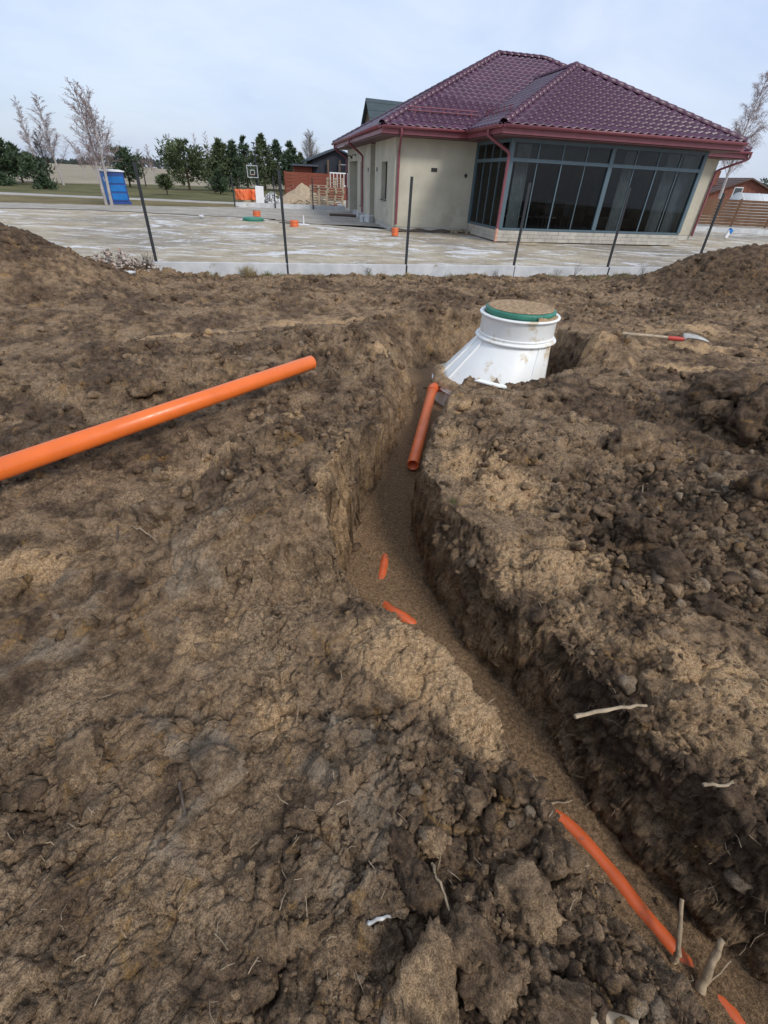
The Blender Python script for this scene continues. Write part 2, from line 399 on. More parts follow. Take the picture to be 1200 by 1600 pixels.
# --- relief
D = np.zeros(len(V), np.float32)
near = sstep(40, 14, DIST)
PW = V+.05*np.stack([perlin(V*7), perlin(V*7+9), perlin(V*7+27)], 1)+.016*np.stack([perlin(V*26), perlin(V*26+9), perlin(V*26+27)], 1)
def where(mask, fn):
    i = np.where(mask)[0]; D[i] += fn(i)
trk = np.exp(-(((Y-5.25)-.62*(X+4.5))/.62)**2)*sstep(.6, -.6, X)*sstep(9.5, 8, Y); smooth_z = (1-.9*blob(.35, .35, .45, .40))*np.clip(.75*claym+.8*sstep(.05, .3, fbm(V*1.3+200, 3))+.5*blob(-.85, 1.0, .9, .75)*sstep(-.05, .2, fbm(V*2.4+230, 3))+.8*trk, 0, .8); nf = fl2 < .9; k_ = np.clip(crumb, 0, 1.2); lump_n = fbm(V*2.6+60, 3); lump_f = fbm(V*6.5+90, 3)
D += (1-.85*fl2)*(.048*fbm(V*3.3+2, 4, gain=.58)+.010*fbm(V*19+7, 3, gain=.62))
where(nf, lambda i: .066*np.maximum(k_[i], .40*(X[i] < .3)*(Y[i] < 2.6))*(1-.6*trk[i])*(1-fl2[i])*sstep(-.10, .22, lump_n[i])*(chunks(PW[i]*4.3, 0)[0]+.2))
where(nf, lambda i: .060*(1-fl2[i])*sstep(-.05, .3, zn2[i]+.35*(DIST[i] > 3.5))*chunks(PW[i]*2.1, 55, 1.0, .07)[0]*.55*(1-.6*claym[i]))
where(nf, lambda i: .038*(.45+.55*k_[i])*(1-fl2[i])*(1-.5*smooth_z[i])*sstep(-.30, .15, lump_f[i])*chunks(PW[i]*9.5, 40)[0])
where(nf, lambda i: .0145*(.5+.5*k_[i])*(1-fl2[i])*(1-.6*smooth_z[i])*sstep(-.35, .10, -lump_f[i]+.1)*chunks(PW[i]*21, 90)[0])
where(nf & (DIST < 6), lambda i: .0075*(1-fl2[i])*(1-.8*smooth_z[i])*sstep(-.30, .2, lump_n[i]*.6+lump_f[i]*-.4+.05)*chunks(PW[i]*46, 10)[0])
# smeared clay: ridges along the digger's drag, slabs lifted at their edges
ca, sa = math.cos(.95), math.sin(.95); PA = np.stack([(X*ca+Y*sa)*1.1, (-X*sa+Y*ca)*6.0, V[:, 2]*3], 1).astype(np.float32)
where(claym > .05, lambda i: claym[i]*(.075*fbm(PA[i]+.9*zn2[i][:, None]+.5*lump_n[i][:, None], 5, ridge=True, gain=.58)-.012+.038*chunks(PW[i]*np.float32(5.2)*np.array([.8, 1.1, 1], np.float32), 7, .9, .05)[0]*sstep(-.2, .2, lump_n[i])))
# scraped walls: bucket strokes and hanging crumbs
PVs = np.stack([V[:, 0]*9, V[:, 1]*9, V[:, 2]*2.2], 1)
where((wall_m > .05) & (fl2 < .95), lambda i: wall_m[i]*(1-fl2[i])*(.026*fbm(PVs[i], 3, gain=.5)+.010*fbm(V[i]*11+3, 3, ridge=True)+.030*chunks(PW[i]*5.0, 77)[0]+.010*chunks(PW[i]*14.0, 78)[0]))
D += fl2*(.012*fbm(V*5+12, 3)+.004*fbm(V*30, 2))
V = V+NRM*(D*near)[:, None]; NRM2 = grid_normals(V)
# --- colour masks
sand = np.zeros(len(V), np.float32)
for b_ in [(.10, 1.20, .34, .24), (.33, 1.02, .20, .20), (.42, .86, .12, .16), (-.95, 2.75, .95, .30, .5), (-1.75, 1.62, .38, .20, .5), (3.4, 5.35, 1.3, .17, .05),
           (2.5, 5.75, .35, .4), (.72, 1.78, .22, .3, -.7), (.95, 1.5, .25, .2), (1.35, .9, .35, .25), (.0, 5.4, .35, .4), (-.28, 2.2, .14, .55), (-.05, 3.3, .15, .5),
           (-2.6, 5.9, 1.6, .28, .6), (-1.1, 7.0, 1.6, .35, .45), (3.9, 6.3, 1.6, .3), (4.4, 7.2, 1.4, .4), (.55, 2.9, .3, .6), (.6, 3.9, .35, .3), (1.0, 1.75, .5, .6, -.6), (1.5, 1.1, .5, .45, -.5), (.8, 2.6, .4, .6), (-.75, 1.25, .22, .16, .8), (-.35, .95, .16, .2)]:
    sand = np.maximum(sand, blob(*b_))
sand = sand*(.62+.55*zn2)
sand[:] = np.clip(sand, 0, 1)
heap = np.clip(blob(.10, 1.20, .26, .18)+blob(.30, 1.04, .17, .15)+blob(.42, .86, .10, .12), 0, 1)
sand = np.maximum(sand, heap*.95)
sand = np.maximum(sand, .40*trk*(.6+.8*zn2)); sand = sand*(1-fl2); sand = np.maximum(sand, wall_m*.34*(~RGT)*(OFF < 1.2)*(Y > 1.6)*(1-fl2))
dark = np.clip(.45-.22*blob(-.7, 1.0, 1.3, 1.1)+.9*zn+.8*fbm(V*3.1+140, 3), 0, 1)
dark = np.maximum(dark, .85*sstep(-5.2, -3.5, -np.abs(X-9.5)-.0)*sstep(8, 10, Y))
dark = np.maximum(dark, .8*blob(.35, .30, .42, .42)*sstep(-.3, .2, zn2+.2)); dark = np.maximum(dark, .85*RGT*sstep(.08, .18, OFF-.1)*sstep(.50, .34, OFF)*sstep(2.4, 1.6, Y))  # second term: darker band along the right trench wall
dark = np.maximum(dark, .95*sstep(.30, .55, bank(X, Y)-.1)*(np.abs(X) > 3.5)); dark = np.where(heap > .3, 0, dark)*(1-.5*fl2)
# --- faces (drop those beyond the plinth)
idx = np.arange(nr_*nt_).reshape(nr_, nt_); a = idx[:-1]; b2 = idx[1:]
Fq = np.stack([a, np.roll(a, -1, 1), np.roll(b2, -1, 1), b2], -1).reshape(-1, 4)
vv = (V[:, 0]-FA.x)*FN.x+(V[:, 1]-FA.y)*FN.y
keep = (vv[Fq].min(1) < .06); Fq = Fq[keep]
used = np.zeros(len(V), bool); used[Fq.ravel()] = True; remap = np.cumsum(used)-1
me = np_mesh('dug_soil', V[used], remap[Fq], M_SOIL)
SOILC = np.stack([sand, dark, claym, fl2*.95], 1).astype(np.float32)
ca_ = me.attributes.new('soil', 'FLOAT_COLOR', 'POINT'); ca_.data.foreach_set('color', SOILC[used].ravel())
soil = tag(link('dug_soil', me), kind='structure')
import time; print('soil faces', len(Fq), nr_, nt_, time.perf_counter()-T0)
# quick lookup of the finished surface
_front = np.where(used)[0]
def ground(x, y, r=.03):
    m = (np.abs(X-x) < .3) & (np.abs(Y-y) < .3) & used
    if not m.any(): return 0.
    i = np.where(m)[0]; d = (V[i, 0]-x)**2+(V[i, 1]-y)**2
    k = np.argsort(d)[:6]; return float(np.mean(V[i[k], 2]))

# ------------------------------------------------------------------ clods and crumbs
def ico(sub):
    bm = bmesh.new(); bmesh.ops.create_icosphere(bm, subdivisions=sub, radius=1); bm.verts.ensure_lookup_table()
    v = np.array([p.co for p in bm.verts], np.float32); f = np.array([[q.index for q in p.verts] for p in bm.faces], np.int32); bm.free(); return v, f
def clod_shape(sub, seed, rough=.26):
    v, f = ico(sub); g = np.random.default_rng(seed); n = v.copy(); r = np.ones(len(v), np.float32)
    for _ in range(11):                                              # a few broken flat sides
        d = g.normal(size=3); d /= np.linalg.norm(d); c = .40+.34*g.random(); s_ = v@d
        r = np.where(s_ > 1e-3, np.minimum(r, c/np.maximum(s_, 1e-3)), r)
    v = v*r[:, None]
    v += n*(rough*fbm(n*1.9+seed*3.7, 3, gain=.6))[:, None]
    if sub > 1: v += n*(.14*chunks(n*3.2+seed, 5)[0]+.06*fbm(n*9+seed, 3))[:, None]
    v *= np.array([1, .72+.5*g.random(), .58+.3*g.random()], np.float32)
    return v.astype(np.float32), f
def rotm(n):
    q = RNG.normal(size=(n, 4)); q /= np.linalg.norm(q, axis=1, keepdims=True); w_, x_, y_, z_ = q.T
    return np.stack([1-2*(y_*y_+z_*z_), 2*(x_*y_-z_*w_), 2*(x_*z_+y_*w_), 2*(x_*y_+z_*w_), 1-2*(x_*x_+z_*z_), 2*(y_*z_-x_*w_),
                     2*(x_*z_-y_*w_), 2*(y_*z_+x_*w_), 1-2*(x_*x_+y_*y_)], 1).reshape(n, 3, 3).astype(np.float32)
AREA = (RR*np.gradient(th)[None, :]*np.gradient(rr)[:, None]).ravel()
infr = (np.abs(TT.ravel()) < math.radians(41)) & (Y > .0) & used & (Y < 12)
dn = np.clip(crumb+.25*blob(-.6, .7, .9, .8), 0, 1.2)**1.5*sstep(-.25, .35, lump_n+.5*lump_f)+.05*(1-fl2)+.012*fl2
dn = dn*(1-.7*smooth_z)*(1+4.5*blob(.40, .25, .30, .32)+3.0*blob(.22, .58, .25, .22)+1.5*blob(1.9, 2.0, .6, .5))*(1-.8*np.clip(heap, 0, 1))
dn = dn*(1-.62*sstep(3.0, 5.0, DIST)); pw = np.where(infr, AREA*dn/DIST**2, 0); pw = np.where(SL > .5, pw*.35, pw); pw /= pw.sum()
def scatter(name, n, sub, s0, s1, alpha, label, nlib=14):
    lib = [clod_shape(sub, 100*sub+k) for k in range(nlib)]
    ii = RNG.choice(len(V), n, p=pw); u = RNG.random(n)
    s = (s0*DIST[ii])*(1-u*(1-(s0/s1)**alpha))**(-1/alpha); s = np.minimum(s, .085); R = rotm(n); kk = RNG.integers(0, nlib, n)
    Vs, Fs, Cs = [], [], []; base = 0
    for k in range(nlib):
        m = kk == k; v, f = lib[k]; c = m.sum()
        P = np.einsum('nij,vj->nvi', R[m], v)*s[m][:, None, None]; P[:, :, 2] *= .85
        P += (V[ii[m]]+NRM2[ii[m]]*(s[m]*.10)[:, None])[:, None, :]
        Vs.append(P.reshape(-1, 3)); Fs.append((f[None]+(np.arange(c)*len(v))[:, None, None]+base).reshape(-1, 3)); base += c*len(v)
        cc = SOILC[ii[m]].copy(); cc[:, 0] = np.clip(cc[:, 0]*.7+RNG.normal(0, .12, c), 0, 1); cc[:, 1] = np.clip(cc[:, 1]+RNG.normal(0, .3, c), 0, 1)
        cc[:, 2] = np.clip(cc[:, 2]*.5+(RNG.random(c) < .10)*.9, 0, 1); cc[:, 3] *= .5
        Cs.append(np.repeat(cc, len(v), 0))
    me = np_mesh(name, np.concatenate(Vs), np.concatenate(Fs), M_SOIL, n=3)
    a_ = me.attributes.new('soil', 'FLOAT_COLOR', 'POINT'); a_.data.foreach_set('color', np.concatenate(Cs).astype(np.float32).ravel())
    return tag(link(name, me), label, 'soil', kind='stuff')
scatter('loose_clods', 1900, 2, .010, .034, 2.0, 'loose brown soil clods scattered over the banks of the trench')
scatter('soil_crumbs', 7600, 1, .0032, .011, 1.8, 'fine soil crumbs strewn over the dug ground')
print('clods', time.perf_counter()-T0)

# ------------------------------------------------------------------ common materials
M_ORANGE = plain('orange_pvc', (.80, .165, .028), .32, .06, 5, .5, dirt=((.38, .20, .10), 9, .65))
M_ORANGE_D = plain('orange_pvc_soiled', (.66, .125, .035), .42, .10, 9, .45, dirt=((.20, .12, .07), 14, .56))
M_TANK = plain('white_polyethylene', (.86, .86, .82), .40, .03, 3, .45, dirt=((.62, .52, .36), 3.4, .54))
M_LID = plain('green_plastic', (.045, .20, .135), .45, .15, 8)
M_SANDY = plain('dry_sand_dust', (.36, .25, .15), .95, .35, 22, .1, bump=.7, bscale=120)
M_WOOD = plain('pale_dry_wood', (.47, .37, .25), .75, .25, 14, .25, bump=.35, bscale=60, stretch=(1, 1, 6))
M_STICK = plain('weathered_root', (.38, .29, .19), .85, .35, 18, .15, bump=.6, bscale=90)
M_TWIG = plain('dark_twig', (.12, .09, .07), .85, .3, 20, .15)
M_STEEL = plain('shovel_steel', (.45, .43, .38), .45, .3, 9, .5, dirt=((.33, .25, .16), 7, .48))
M_RED = plain('red_plastic', (.55, .07, .05), .4, .1, 9)
M_POST = plain('anthracite_post', (.030, .033, .036), .5, .2, 9)
M_CONC = plain('pale_concrete', (.56, .57, .57), .85, .12, 3, .2, bump=.3, bscale=40, dirt=((.36, .33, .28), 2.2, .62))
M_WHITEP = plain('white_plastic', (.78, .78, .77), .45, .05, 4)

def spline(pts, k=8):
    return [Vector(p) for p in dens(np.array([tuple(p) for p in pts], float), k)]
def hollow_pipe(mb, p0, p1, r, t=.006, n=28):
    p0 = Vector(p0); p1 = Vector(p1); d = (p1-p0).normalized(); a = d.cross(Vector((0, 0, 1))).normalized(); b = a.cross(d)
    ring = lambda c, q: [c+a*math.cos(2*math.pi*k/n)*q+b*math.sin(2*math.pi*k/n)*q for k in range(n)]
    V_ = ring(p0, r)+ring(p1-d*.004, r)+ring(p1, r-.002)+ring(p1, r-t)+ring(p0, r-t)
    F_ = [(i*n+k, i*n+(k+1) % n, (i+1) % 5*n+(k+1) % n, (i+1) % 5*n+k) for i in range(5) for k in range(n)]
    mb.add(V_, F_, True); return mb

# long pipe lying across the left bank
pA = at(487, 566, z=.27); pB = at(0, 733, z=.245); dP = (pB-pA).normalized(); PR = .0635
pB = pA+dP*3.05
t = empty('drain_pipe', pA)
tag(t, 'long bright orange drain pipe lying across the left bank', 'pipe', 'orange drain pipes')
hollow_pipe(MB(), pB-pA, Vector((0, 0, 0)), PR).build('pipe_tube', M_ORANGE, t)
mb = MB(); hollow_pipe(mb, pB-pA-dP*.12, pB-pA+dP*.03, PR+.009); mb.build('pipe_socket', M_ORANGE, t)

# short pipe in the trench leading to the tank
q0 = at(676, 607, z=-.40); q1 = at(645, 727, z=-.49)
t = empty('drain_pipe', q0); tag(t, 'short orange drain pipe on the trench floor running up to the white tank', 'pipe', 'orange drain pipes')
mb = MB(); hollow_pipe(mb, Vector((0, 0, 0)), q1-q0, .057); mb.build('pipe_tube', plain('orange_pvc_dusty', (.90, .21, .07), .40, .10, 6, .45, dirt=((.34, .20, .11), 12, .64)), t)
dq = (q1-q0).normalized(); tk = (Vector((1.0, 5.75, -.40))-q0)
mb = MB(); mb.tube([dq*.10, Vector((0, 0, 0)), tk.normalized()*.06-dq*.02, tk.normalized()*.14-dq*.03, tk*.99], .064, 20); mb.build('pipe_elbow', M_ORANGE_D, t)

# buried pipe: follows the trench bed and shows where the sand is off it
def bed(px, py, z): return at(px, py, z=z)
pts = [bed(835, 1262, -.60), bed(884, 1288, -.582), bed(950, 1360, -.580), bed(998, 1421, -.582), bed(1044, 1475, -.580), bed(1076, 1512, -.596), bed(1098, 1538, -.606), bed(1122, 1564, -.592), bed(1160, 1610, -.59), bed(1205, 1668, -.62)]
mb = MB(); mb.tube(spline(pts, 6), .036, 20); o = mb.build('buried_pipe', M_ORANGE_D)
tag(o, 'orange pipe half buried in the trench bed at lower right', 'pipe', 'orange drain pipes')
pts = [bed(604, 850, -.63), bed(601, 878, -.592), bed(597, 900, -.588), bed(592, 920, -.604), bed(595, 938, -.615), bed(608, 954, -.578), bed(630, 966, -.572), bed(655, 985, -.62)]
mb = MB(); mb.tube(spline(pts, 6), .040, 18); o = mb.build('buried_pipe', M_ORANGE_D)
tag(o, 'orange bend showing through sand in the trench floor beyond the sand heap', 'pipe', 'orange drain pipes')

# ------------------------------------------------------------------ septic tank
TX, TY = 1.53, 5.87
t = empty('septic_tank', (TX, TY, 0)); tag(t, 'white plastic septic tank with a round green lid, standing in the pit', 'tank')
mb = MB(); mb.lathe([(.445, .175), (.452, .20), (.448, .425), (.455, .437), (.478, .440), (.482, .450), (.476, .462), (.425, .462), (.420, .440), (.420, .2)], 64); mb.build('neck', M_TANK, t)
mb = MB(); mb.lathe([(.45, .235), (.462, .235), (.462, .222), (.45, .218)], 64); mb.build('collar', M_TANK, t)
mb = MB(); mb.lathe([(.45, .205), (.470, .205), (.493, .196), (.497, .185), (.490, .174), (.46, .168), (.44, .168)], 64); mb.build('flange', M_TANK, t)
# slanted shoulder, wider and shifted to one side
def obl(r0, z0, cx0, r1, z1, cx1, n=64, k=10):
    V_ = []; 
    for i in range(k+1):
        u = i/k; r = r0+(r1-r0)*u; z = z0+(z1-z0)*u; cx = cx0+(cx1-cx0)*u
        V_ += [(cx+r*math.cos(2*math.pi*j/n), -.05*u+r*math.sin(2*math.pi*j/n), z) for j in range(n)]
    return V_, [(i*n+j, i*n+(j+1) % n, (i+1)*n+(j+1) % n, (i+1)*n+j) for i in range(k) for j in range(n)]
mb = MB(); mb.add(*obl(.445, .18, 0, .70, -.36, -.24), True); sh = mb.build('shoulder', M_TANK, t)
mb = MB(); mb.add(*obl(.705, -.35, -.24, .745, -.365, -.24, k=1), True); mb.add(*obl(.745, -.365, -.24, .745, -.40, -.24, k=1), True); mb.add(*obl(.745, -.40, -.24, .70, -.41, -.24, k=1), True); mb.build('rim', M_TANK, t)
mb = MB(); mb.add(*obl(.70, -.40, -.24, .72, -.95, -.24, k=3), True); mb.build('body', M_TANK, t)
for a_ in (186, 205, 300, 325):                                   # raised ribs on the shoulder
    th_ = math.radians(a_); mb = MB(); P_ = []
    for u in (0.02, .5, .97):
        r = .445+(.70-.445)*u; P_.append((-.24*u+r*math.cos(th_), -.05*u+r*math.sin(th_), .18-.54*u+.006))
    mb.tube(P_, .016, 8, squash=.9); mb.build('rib', M_TANK, t)
th_ = math.radians(238); mb = MB(); P_ = []
r = .61; cx = -.15+r*math.cos(th_); cy = -.03+r*math.sin(th_)
mb.tube([(cx+.03, cy+.02, -.20), (cx+.0, cy-.03, -.165), (cx-.02, cy-.05, -.20), (cx-.035, cy-.045, -.27)], .011, 8); mb.build('lifting_loop', plain('yellowed_plastic', (.62, .53, .36), .5), t)
mb = MB(); mb.lathe([(.405, .455), (.418, .46), (.420, .510), (.410, .522), (.385, .526), (0.001, .532)], 56); lid = mb.build('lid', M_LID, t)
# sand left on the lid and the neck's rim, earth on the shoulder edge
def crust(name, pts_fn, mat_, parent, seed=0, amp=.012, n1=60, n2=10):
    V_ = []; F_ = []
    for i in range(n1+1):
        for j in range(n2+1): V_.append(pts_fn(i/n1, j/n2))
    A_ = np.array(V_, np.float32); e = np.array([math.sin(math.pi*min(1, max(0, (k % (n2+1))/n2)))**.5 for k in range(len(A_))], np.float32)
    A_[:, 2] += amp*e*(1.0+1.3*fbm(A_*9+seed, 3)+.6*fbm(A_*40+seed, 2))-.004
    F_ = [(i*(n2+1)+j, (i+1)*(n2+1)+j, (i+1)*(n2+1)+j+1, i*(n2+1)+j+1) for i in range(n1) for j in range(n2)]
    me = np_mesh(name, A_, F_, mat_); o = link(name, me, parent); return o
def disc(i, j):
    a_ = i*2*math.pi; r = .392*j; return (r*math.cos(a_), r*math.sin(a_), .5345)
crust('sand_cover', disc, M_SANDY, lid, 3, .010, 64, 14)
def edge_earth(i, j):
    a_ = math.radians(168+112*i); w_ = .11+.035*math.sin(i*9); r = .76-w_*j; u = 1-.62*j*w_/.11*.35
    return (-.24+r*math.cos(a_)+.03*math.sin(i*17), -.05+r*math.sin(a_), -.352+.19*j*w_/.11*.5)
crust('earth_crust', edge_earth, M_SANDY, t, 8, .05, 70, 10)
def rim_sand(i, j):
    a_ = math.radians(285+50*i); r = .455-.05*j; return (r*math.cos(a_), r*math.sin(a_), .463)
crust('sand_clump', rim_sand, M_SANDY, t, 5, .03, 26, 8)
# snapped-off white plate lying on the earth in front
pp = at(766, 603, z=.02); mb = MB(); mb.prism([(-.17, .03), (-.10, .055), (.05, .0), (.15, -.03), (.155, -.075), (.08, -.075), (-.05, -.02)], -.006, .006)
o = mb.build('plastic_offcut', M_TANK, None, (pp.x, pp.y, ground(pp.x, pp.y)+.03)); o.rotation_euler = (.18, .05, .1)
tag(o, 'flat white plastic offcut lying on the soil in front of the tank', 'offcut')

# ------------------------------------------------------------------ shovel
h0 = at(972, 521, z=.18); h1 = at(1098, 538, z=.16); sdv = (h1-h0); L = sdv.length; sx_ = sdv.normalized()
t = empty('shovel', h0); t.rotation_euler = (0, 0, math.atan2(sx_.y, sx_.x))
tag(t, 'wooden handled shovel with red socket lying on the soil behind the tank', 'shovel')
mb = MB(); mb.tube([(0, 0, 0), (.02, 0, 0), (L*.5, 0, .012), (L*.60, 0, .01)], [.017, .021, .020, .020], 12); mb.build('handle', M_WOOD, t)
mb = MB(); mb.tube([(L*.57, 0, .01), (L*.70, 0, .012), (L*.76, 0, .012)], [.026, .027, .022], 14); mb.build('socket', M_RED, t)
mb = MB(); n_ = 10; V_ = []; F_ = []
for i in range(n_+1):
    u = i/n_; wd = .115*(1 if u < .55 else math.sqrt(max(0, 1-((u-.55)/.45)**2)))+.002
    for j in range(9):
        s_ = (j-4)/4; V_.append((L*.76+u*.29, s_*wd, .02+.045*s_*s_*(1-u)+.02*math.sin(u*3)))
F_ = [(i*9+j, (i+1)*9+j, (i+1)*9+j+1, i*9+j+1) for i in range(n_) for j in range(8)]
mb.add(V_, F_, True); bl = mb.build('blade', M_STEEL, t); md = bl.modifiers.new('solid', 'SOLIDIFY'); md.thickness = .004

# ------------------------------------------------------------------ big clods one can pick out
def big_clod(px, py, z, rpx, seed, label, col, tall=1., turn=0, wide=1., sink=.25):
    p = at(px, py, z=z); g = ground(p.x, p.y); p = at(px, py, z=g+.03); g = ground(p.x, p.y)
    dist = (p-Vector((0, 0, CAM_H))).length; r = rpx/FPX*dist
    v, f = clod_shape(4, seed, .26); v = v/np.abs(v).max(0)*np.array([wide, 1, .75*tall], np.float32)*r
    me = np_mesh('soil_clod', v, f, M_SOIL, n=3)
    cc = np.tile(np.array([*col, 0], np.float32), (len(v), 1)); k_s = fbm(v*14+seed, 3); cc[:, 0] = np.clip(cc[:, 0]+.3*k_s, 0, 1); cc[:, 1] = np.clip(cc[:, 1]-.4*k_s, 0, 1)
    a_ = me.attributes.new('soil', 'FLOAT_COLOR', 'POINT'); a_.data.foreach_set('color', cc.ravel())
    o = link('soil_clod', me, None, (p.x, p.y, g+r*.75*tall*(1-2*sink)*.6)); o.rotation_euler = (random.uniform(-.25, .25), random.uniform(-.25, .25), turn)
    return tag(o, label, 'clod', 'large soil clods')
TAN = (.46, .0, .30); DRK = (.03, .85, .05); GRY = (.05, .35, .75); OCH = (.38, .2, .1); MID = (.12, .45, .1)
for a_ in [(655, 1388, .1, 36, 401, 'dark grey rounded clod above the largest tan clod at the bottom', (.02, .75, .35), 1.1, .4, .85),
           (668, 1560, .1, 52, 402, 'largest tan clod, tall and pointed, at the bottom centre', TAN, 1.0, 1.45, 1.35),
           (838, 1408, .1, 42, 403, 'wide ochre brown clod near the trench edge above the loose crumbs', OCH, .8, .3, 1.1),
           (740, 1462, .1, 36, 404, 'round fibrous brown clod right of the largest tan clod', MID, 1.0, 2.2, 1.),
           (768, 1540, .1, 38, 405, 'angular brown clod touching the right side of the largest tan clod', MID, .9, .8, 1.),
           (805, 1518, .1, 26, 406, 'narrow upright brown clod right of the angular clod at the bottom', MID, 1.2, 1.7, .7),
           (868, 1560, .1, 36, 407, 'bottom right clod beside the pale broken branch', MID, 1., 2.7, 1.),
           (670, 1312, .1, 26, 408, 'tan block shaped clod with a split, above the dark grey clod', TAN, .9, .5, 1.),
           (628, 1318, .1, 24, 409, 'small dark clod left of the tan split clod', DRK, .9, 1.5, 1.),
           (128, 1188, .1, 40, 410, 'ochre yellow clay lump at the left edge of the near bank', (.30, .1, .0), .8, .7, 1.0),
           (345, 1205, .1, 38, 411, 'pale grey clay lump on the near left bank', (.22, 0, .8), .95, .2, 1.1),
           (252, 808, .1, 38, 412, 'smooth grey clod below the long orange pipe', GRY, 1.0, 1.2, .85),
           (1052, 888, .1, 36, 413, 'round dark clod on the right bank, largest of its cluster', DRK, 1.0, .3, 1.),
           (1000, 826, .1, 27, 414, 'dark clod touching the cluster above the round one on the right bank', DRK, .9, 1.2, 1.),
           (947, 790, .1, 20, 415, 'small round brown clod left of the right bank cluster', MID, .9, 2.0, 1.),
           (1112, 945, .1, 24, 416, 'dark clod right of and below the round clod on the right bank', DRK, .9, .9, 1.),
           (978, 690, .1, 34, 417, 'crumbly brown clod in the middle of the right bank', MID, .9, .1, 1.2),
           (1132, 622, .15, 42, 418, 'big flat topped clod below the sandy shelf on the right', (.12, .7, .05), .8, .4, 1.2),
           (1176, 680, .15, 46, 419, 'dark root bound clod at the right edge of the picture', DRK, 1.1, 1.0, .9),
           (1186, 775, .15, 40, 420, 'dark earth block cut by the right edge below the root bound clod', DRK, 1.1, 2.0, .9),
           (1105, 660, .15, 26, 421, 'middle sized clod between the flat topped and the root bound clod', MID, .9, 1.3, 1.),
           (622, 984, .12, 15, 422, 'small sand ball lying on top of the sand heap', (.9, 0, 0), 1., .3, 1.),
           (220, 596, .15, 26, 423, 'brown clod behind the middle of the long orange pipe', MID, .8, .3, 1.2),
           (400, 640, .12, 22, 424, 'pair sized ochre clod just below the long orange pipe', OCH, .8, .3, 1.2)]:
    big_clod(*a_)

# ------------------------------------------------------------------ sticks and roots
def stick(pts, r, label, mat_=None, n=7, name='stick', rough=.004):
    P_ = [Vector(p) for p in pts]; P_ = spline(P_, 5); rs = []
    for i, p in enumerate(P_):
        u = i/(len(P_)-1); rs.append(r*(1.08-.45*u)*(1+.12*math.sin(i*2.1)))
        P_[i] = p+Vector((random.uniform(-1, 1), random.uniform(-1, 1), random.uniform(-1, 1)))*rough
    mb = MB(); mb.tube(P_, rs, n); o = mb.build(name, mat_ or M_STICK)
    return tag(o, label, 'stick', 'sticks and roots in the soil')
def on(px, py, dz=.01, z=.1):
    p = at(px, py, z=z)
    for _ in range(4): p = at(px, py, z=ground(p.x, p.y)+dz)
    return p
a0 = on(897, 1120, .02); a1 = on(1012, 1102, .03)
stick([a0, a0.lerp(a1, .5)+Vector((0, 0, .015)), a1], .0085, 'pale broken root lying on the right trench wall')
a0 = on(1052, 1500, .0, -.4); stick([a0, a0+Vector((.0, .02, .07)), at(1065, 1405, z=a0.z+.14)], .011, 'upright pale stick stub standing beside the buried pipe')
a0 = on(1092, 1548, .0, -.2); stick([a0, a0.lerp(at(1130, 1468, z=a0.z+.16), .5), at(1130, 1468, z=a0.z+.16)], .016, 'thick pale broken branch stub leaning over the buried pipe')
stick([a0, at(1143, 1500, z=a0.z+.10)], .004, 'thin side twig crossing the thick branch stub')
a0 = on(895, 1586, .015); a1 = on(1000, 1600, .02); stick([a0, a1], .016, 'thick pale bark piece lying at the bottom edge')
a0 = on(674, 1352, .03); a1 = on(706, 1440, .03); stick([a0, a0.lerp(a1, .5)+Vector((0, 0, .02)), a1], .0045, 'thin grey twig leaning against the dark grey clod')
a0 = on(722, 1455, .03); a1 = on(738, 1530, .02); stick([a0, a0.lerp(a1, .6), a1], .0045, 'dark twig running down past the round fibrous clod', M_TWIG)
a0 = on(573, 1441, .008); a1 = on(634, 1424, .01); stick([a0, a0.lerp(a1, .5), a1], .005, 'short birch twig with white bark left of the clods', plain('birch_twig', (.55, .53, .49), .7, .4, 30))
a0 = on(858, 1257, .015); a1 = on(894, 1251, .015); stick([a0, a1], .0045, 'short pale twig at the lip of the near bank above the buried pipe')
a0 = on(1100, 1228, .02); a1 = on(1147, 1222, .04); stick([a0, a0.lerp(a1, .6)-Vector((0, 0, .01)), a1], .006, 'curved pale root on the right bank near the picture edge')
a0 = on(866, 928, .012); a1 = on(882, 920, .02); stick([a0, a1], .006, 'tiny white root stub in the middle of the right trench wall')
a0 = on(280, 1222, .015); a1 = on(292, 1275, .01); stick([a0, a1], .005, 'short brown twig stuck in the near left bank', M_TWIG)
a0 = on(182, 790, .01); a1 = on(184, 842, .03); stick([a0, a0.lerp(a1, .5), a1], .006, 'dark upright twig left of the smooth grey clod', M_TWIG)
a0 = on(205, 822, .02); a1 = on(248, 846, .02); stick([a0, a0.lerp(a1, .5)+Vector((0, 0, .02)), a1], .004, 'fine bent root in front of the smooth grey clod')
a0 = on(1000, 790, .03); a1 = on(1004, 758, .05); stick([a0, a1], .004, 'fine upright root above the right bank cluster')
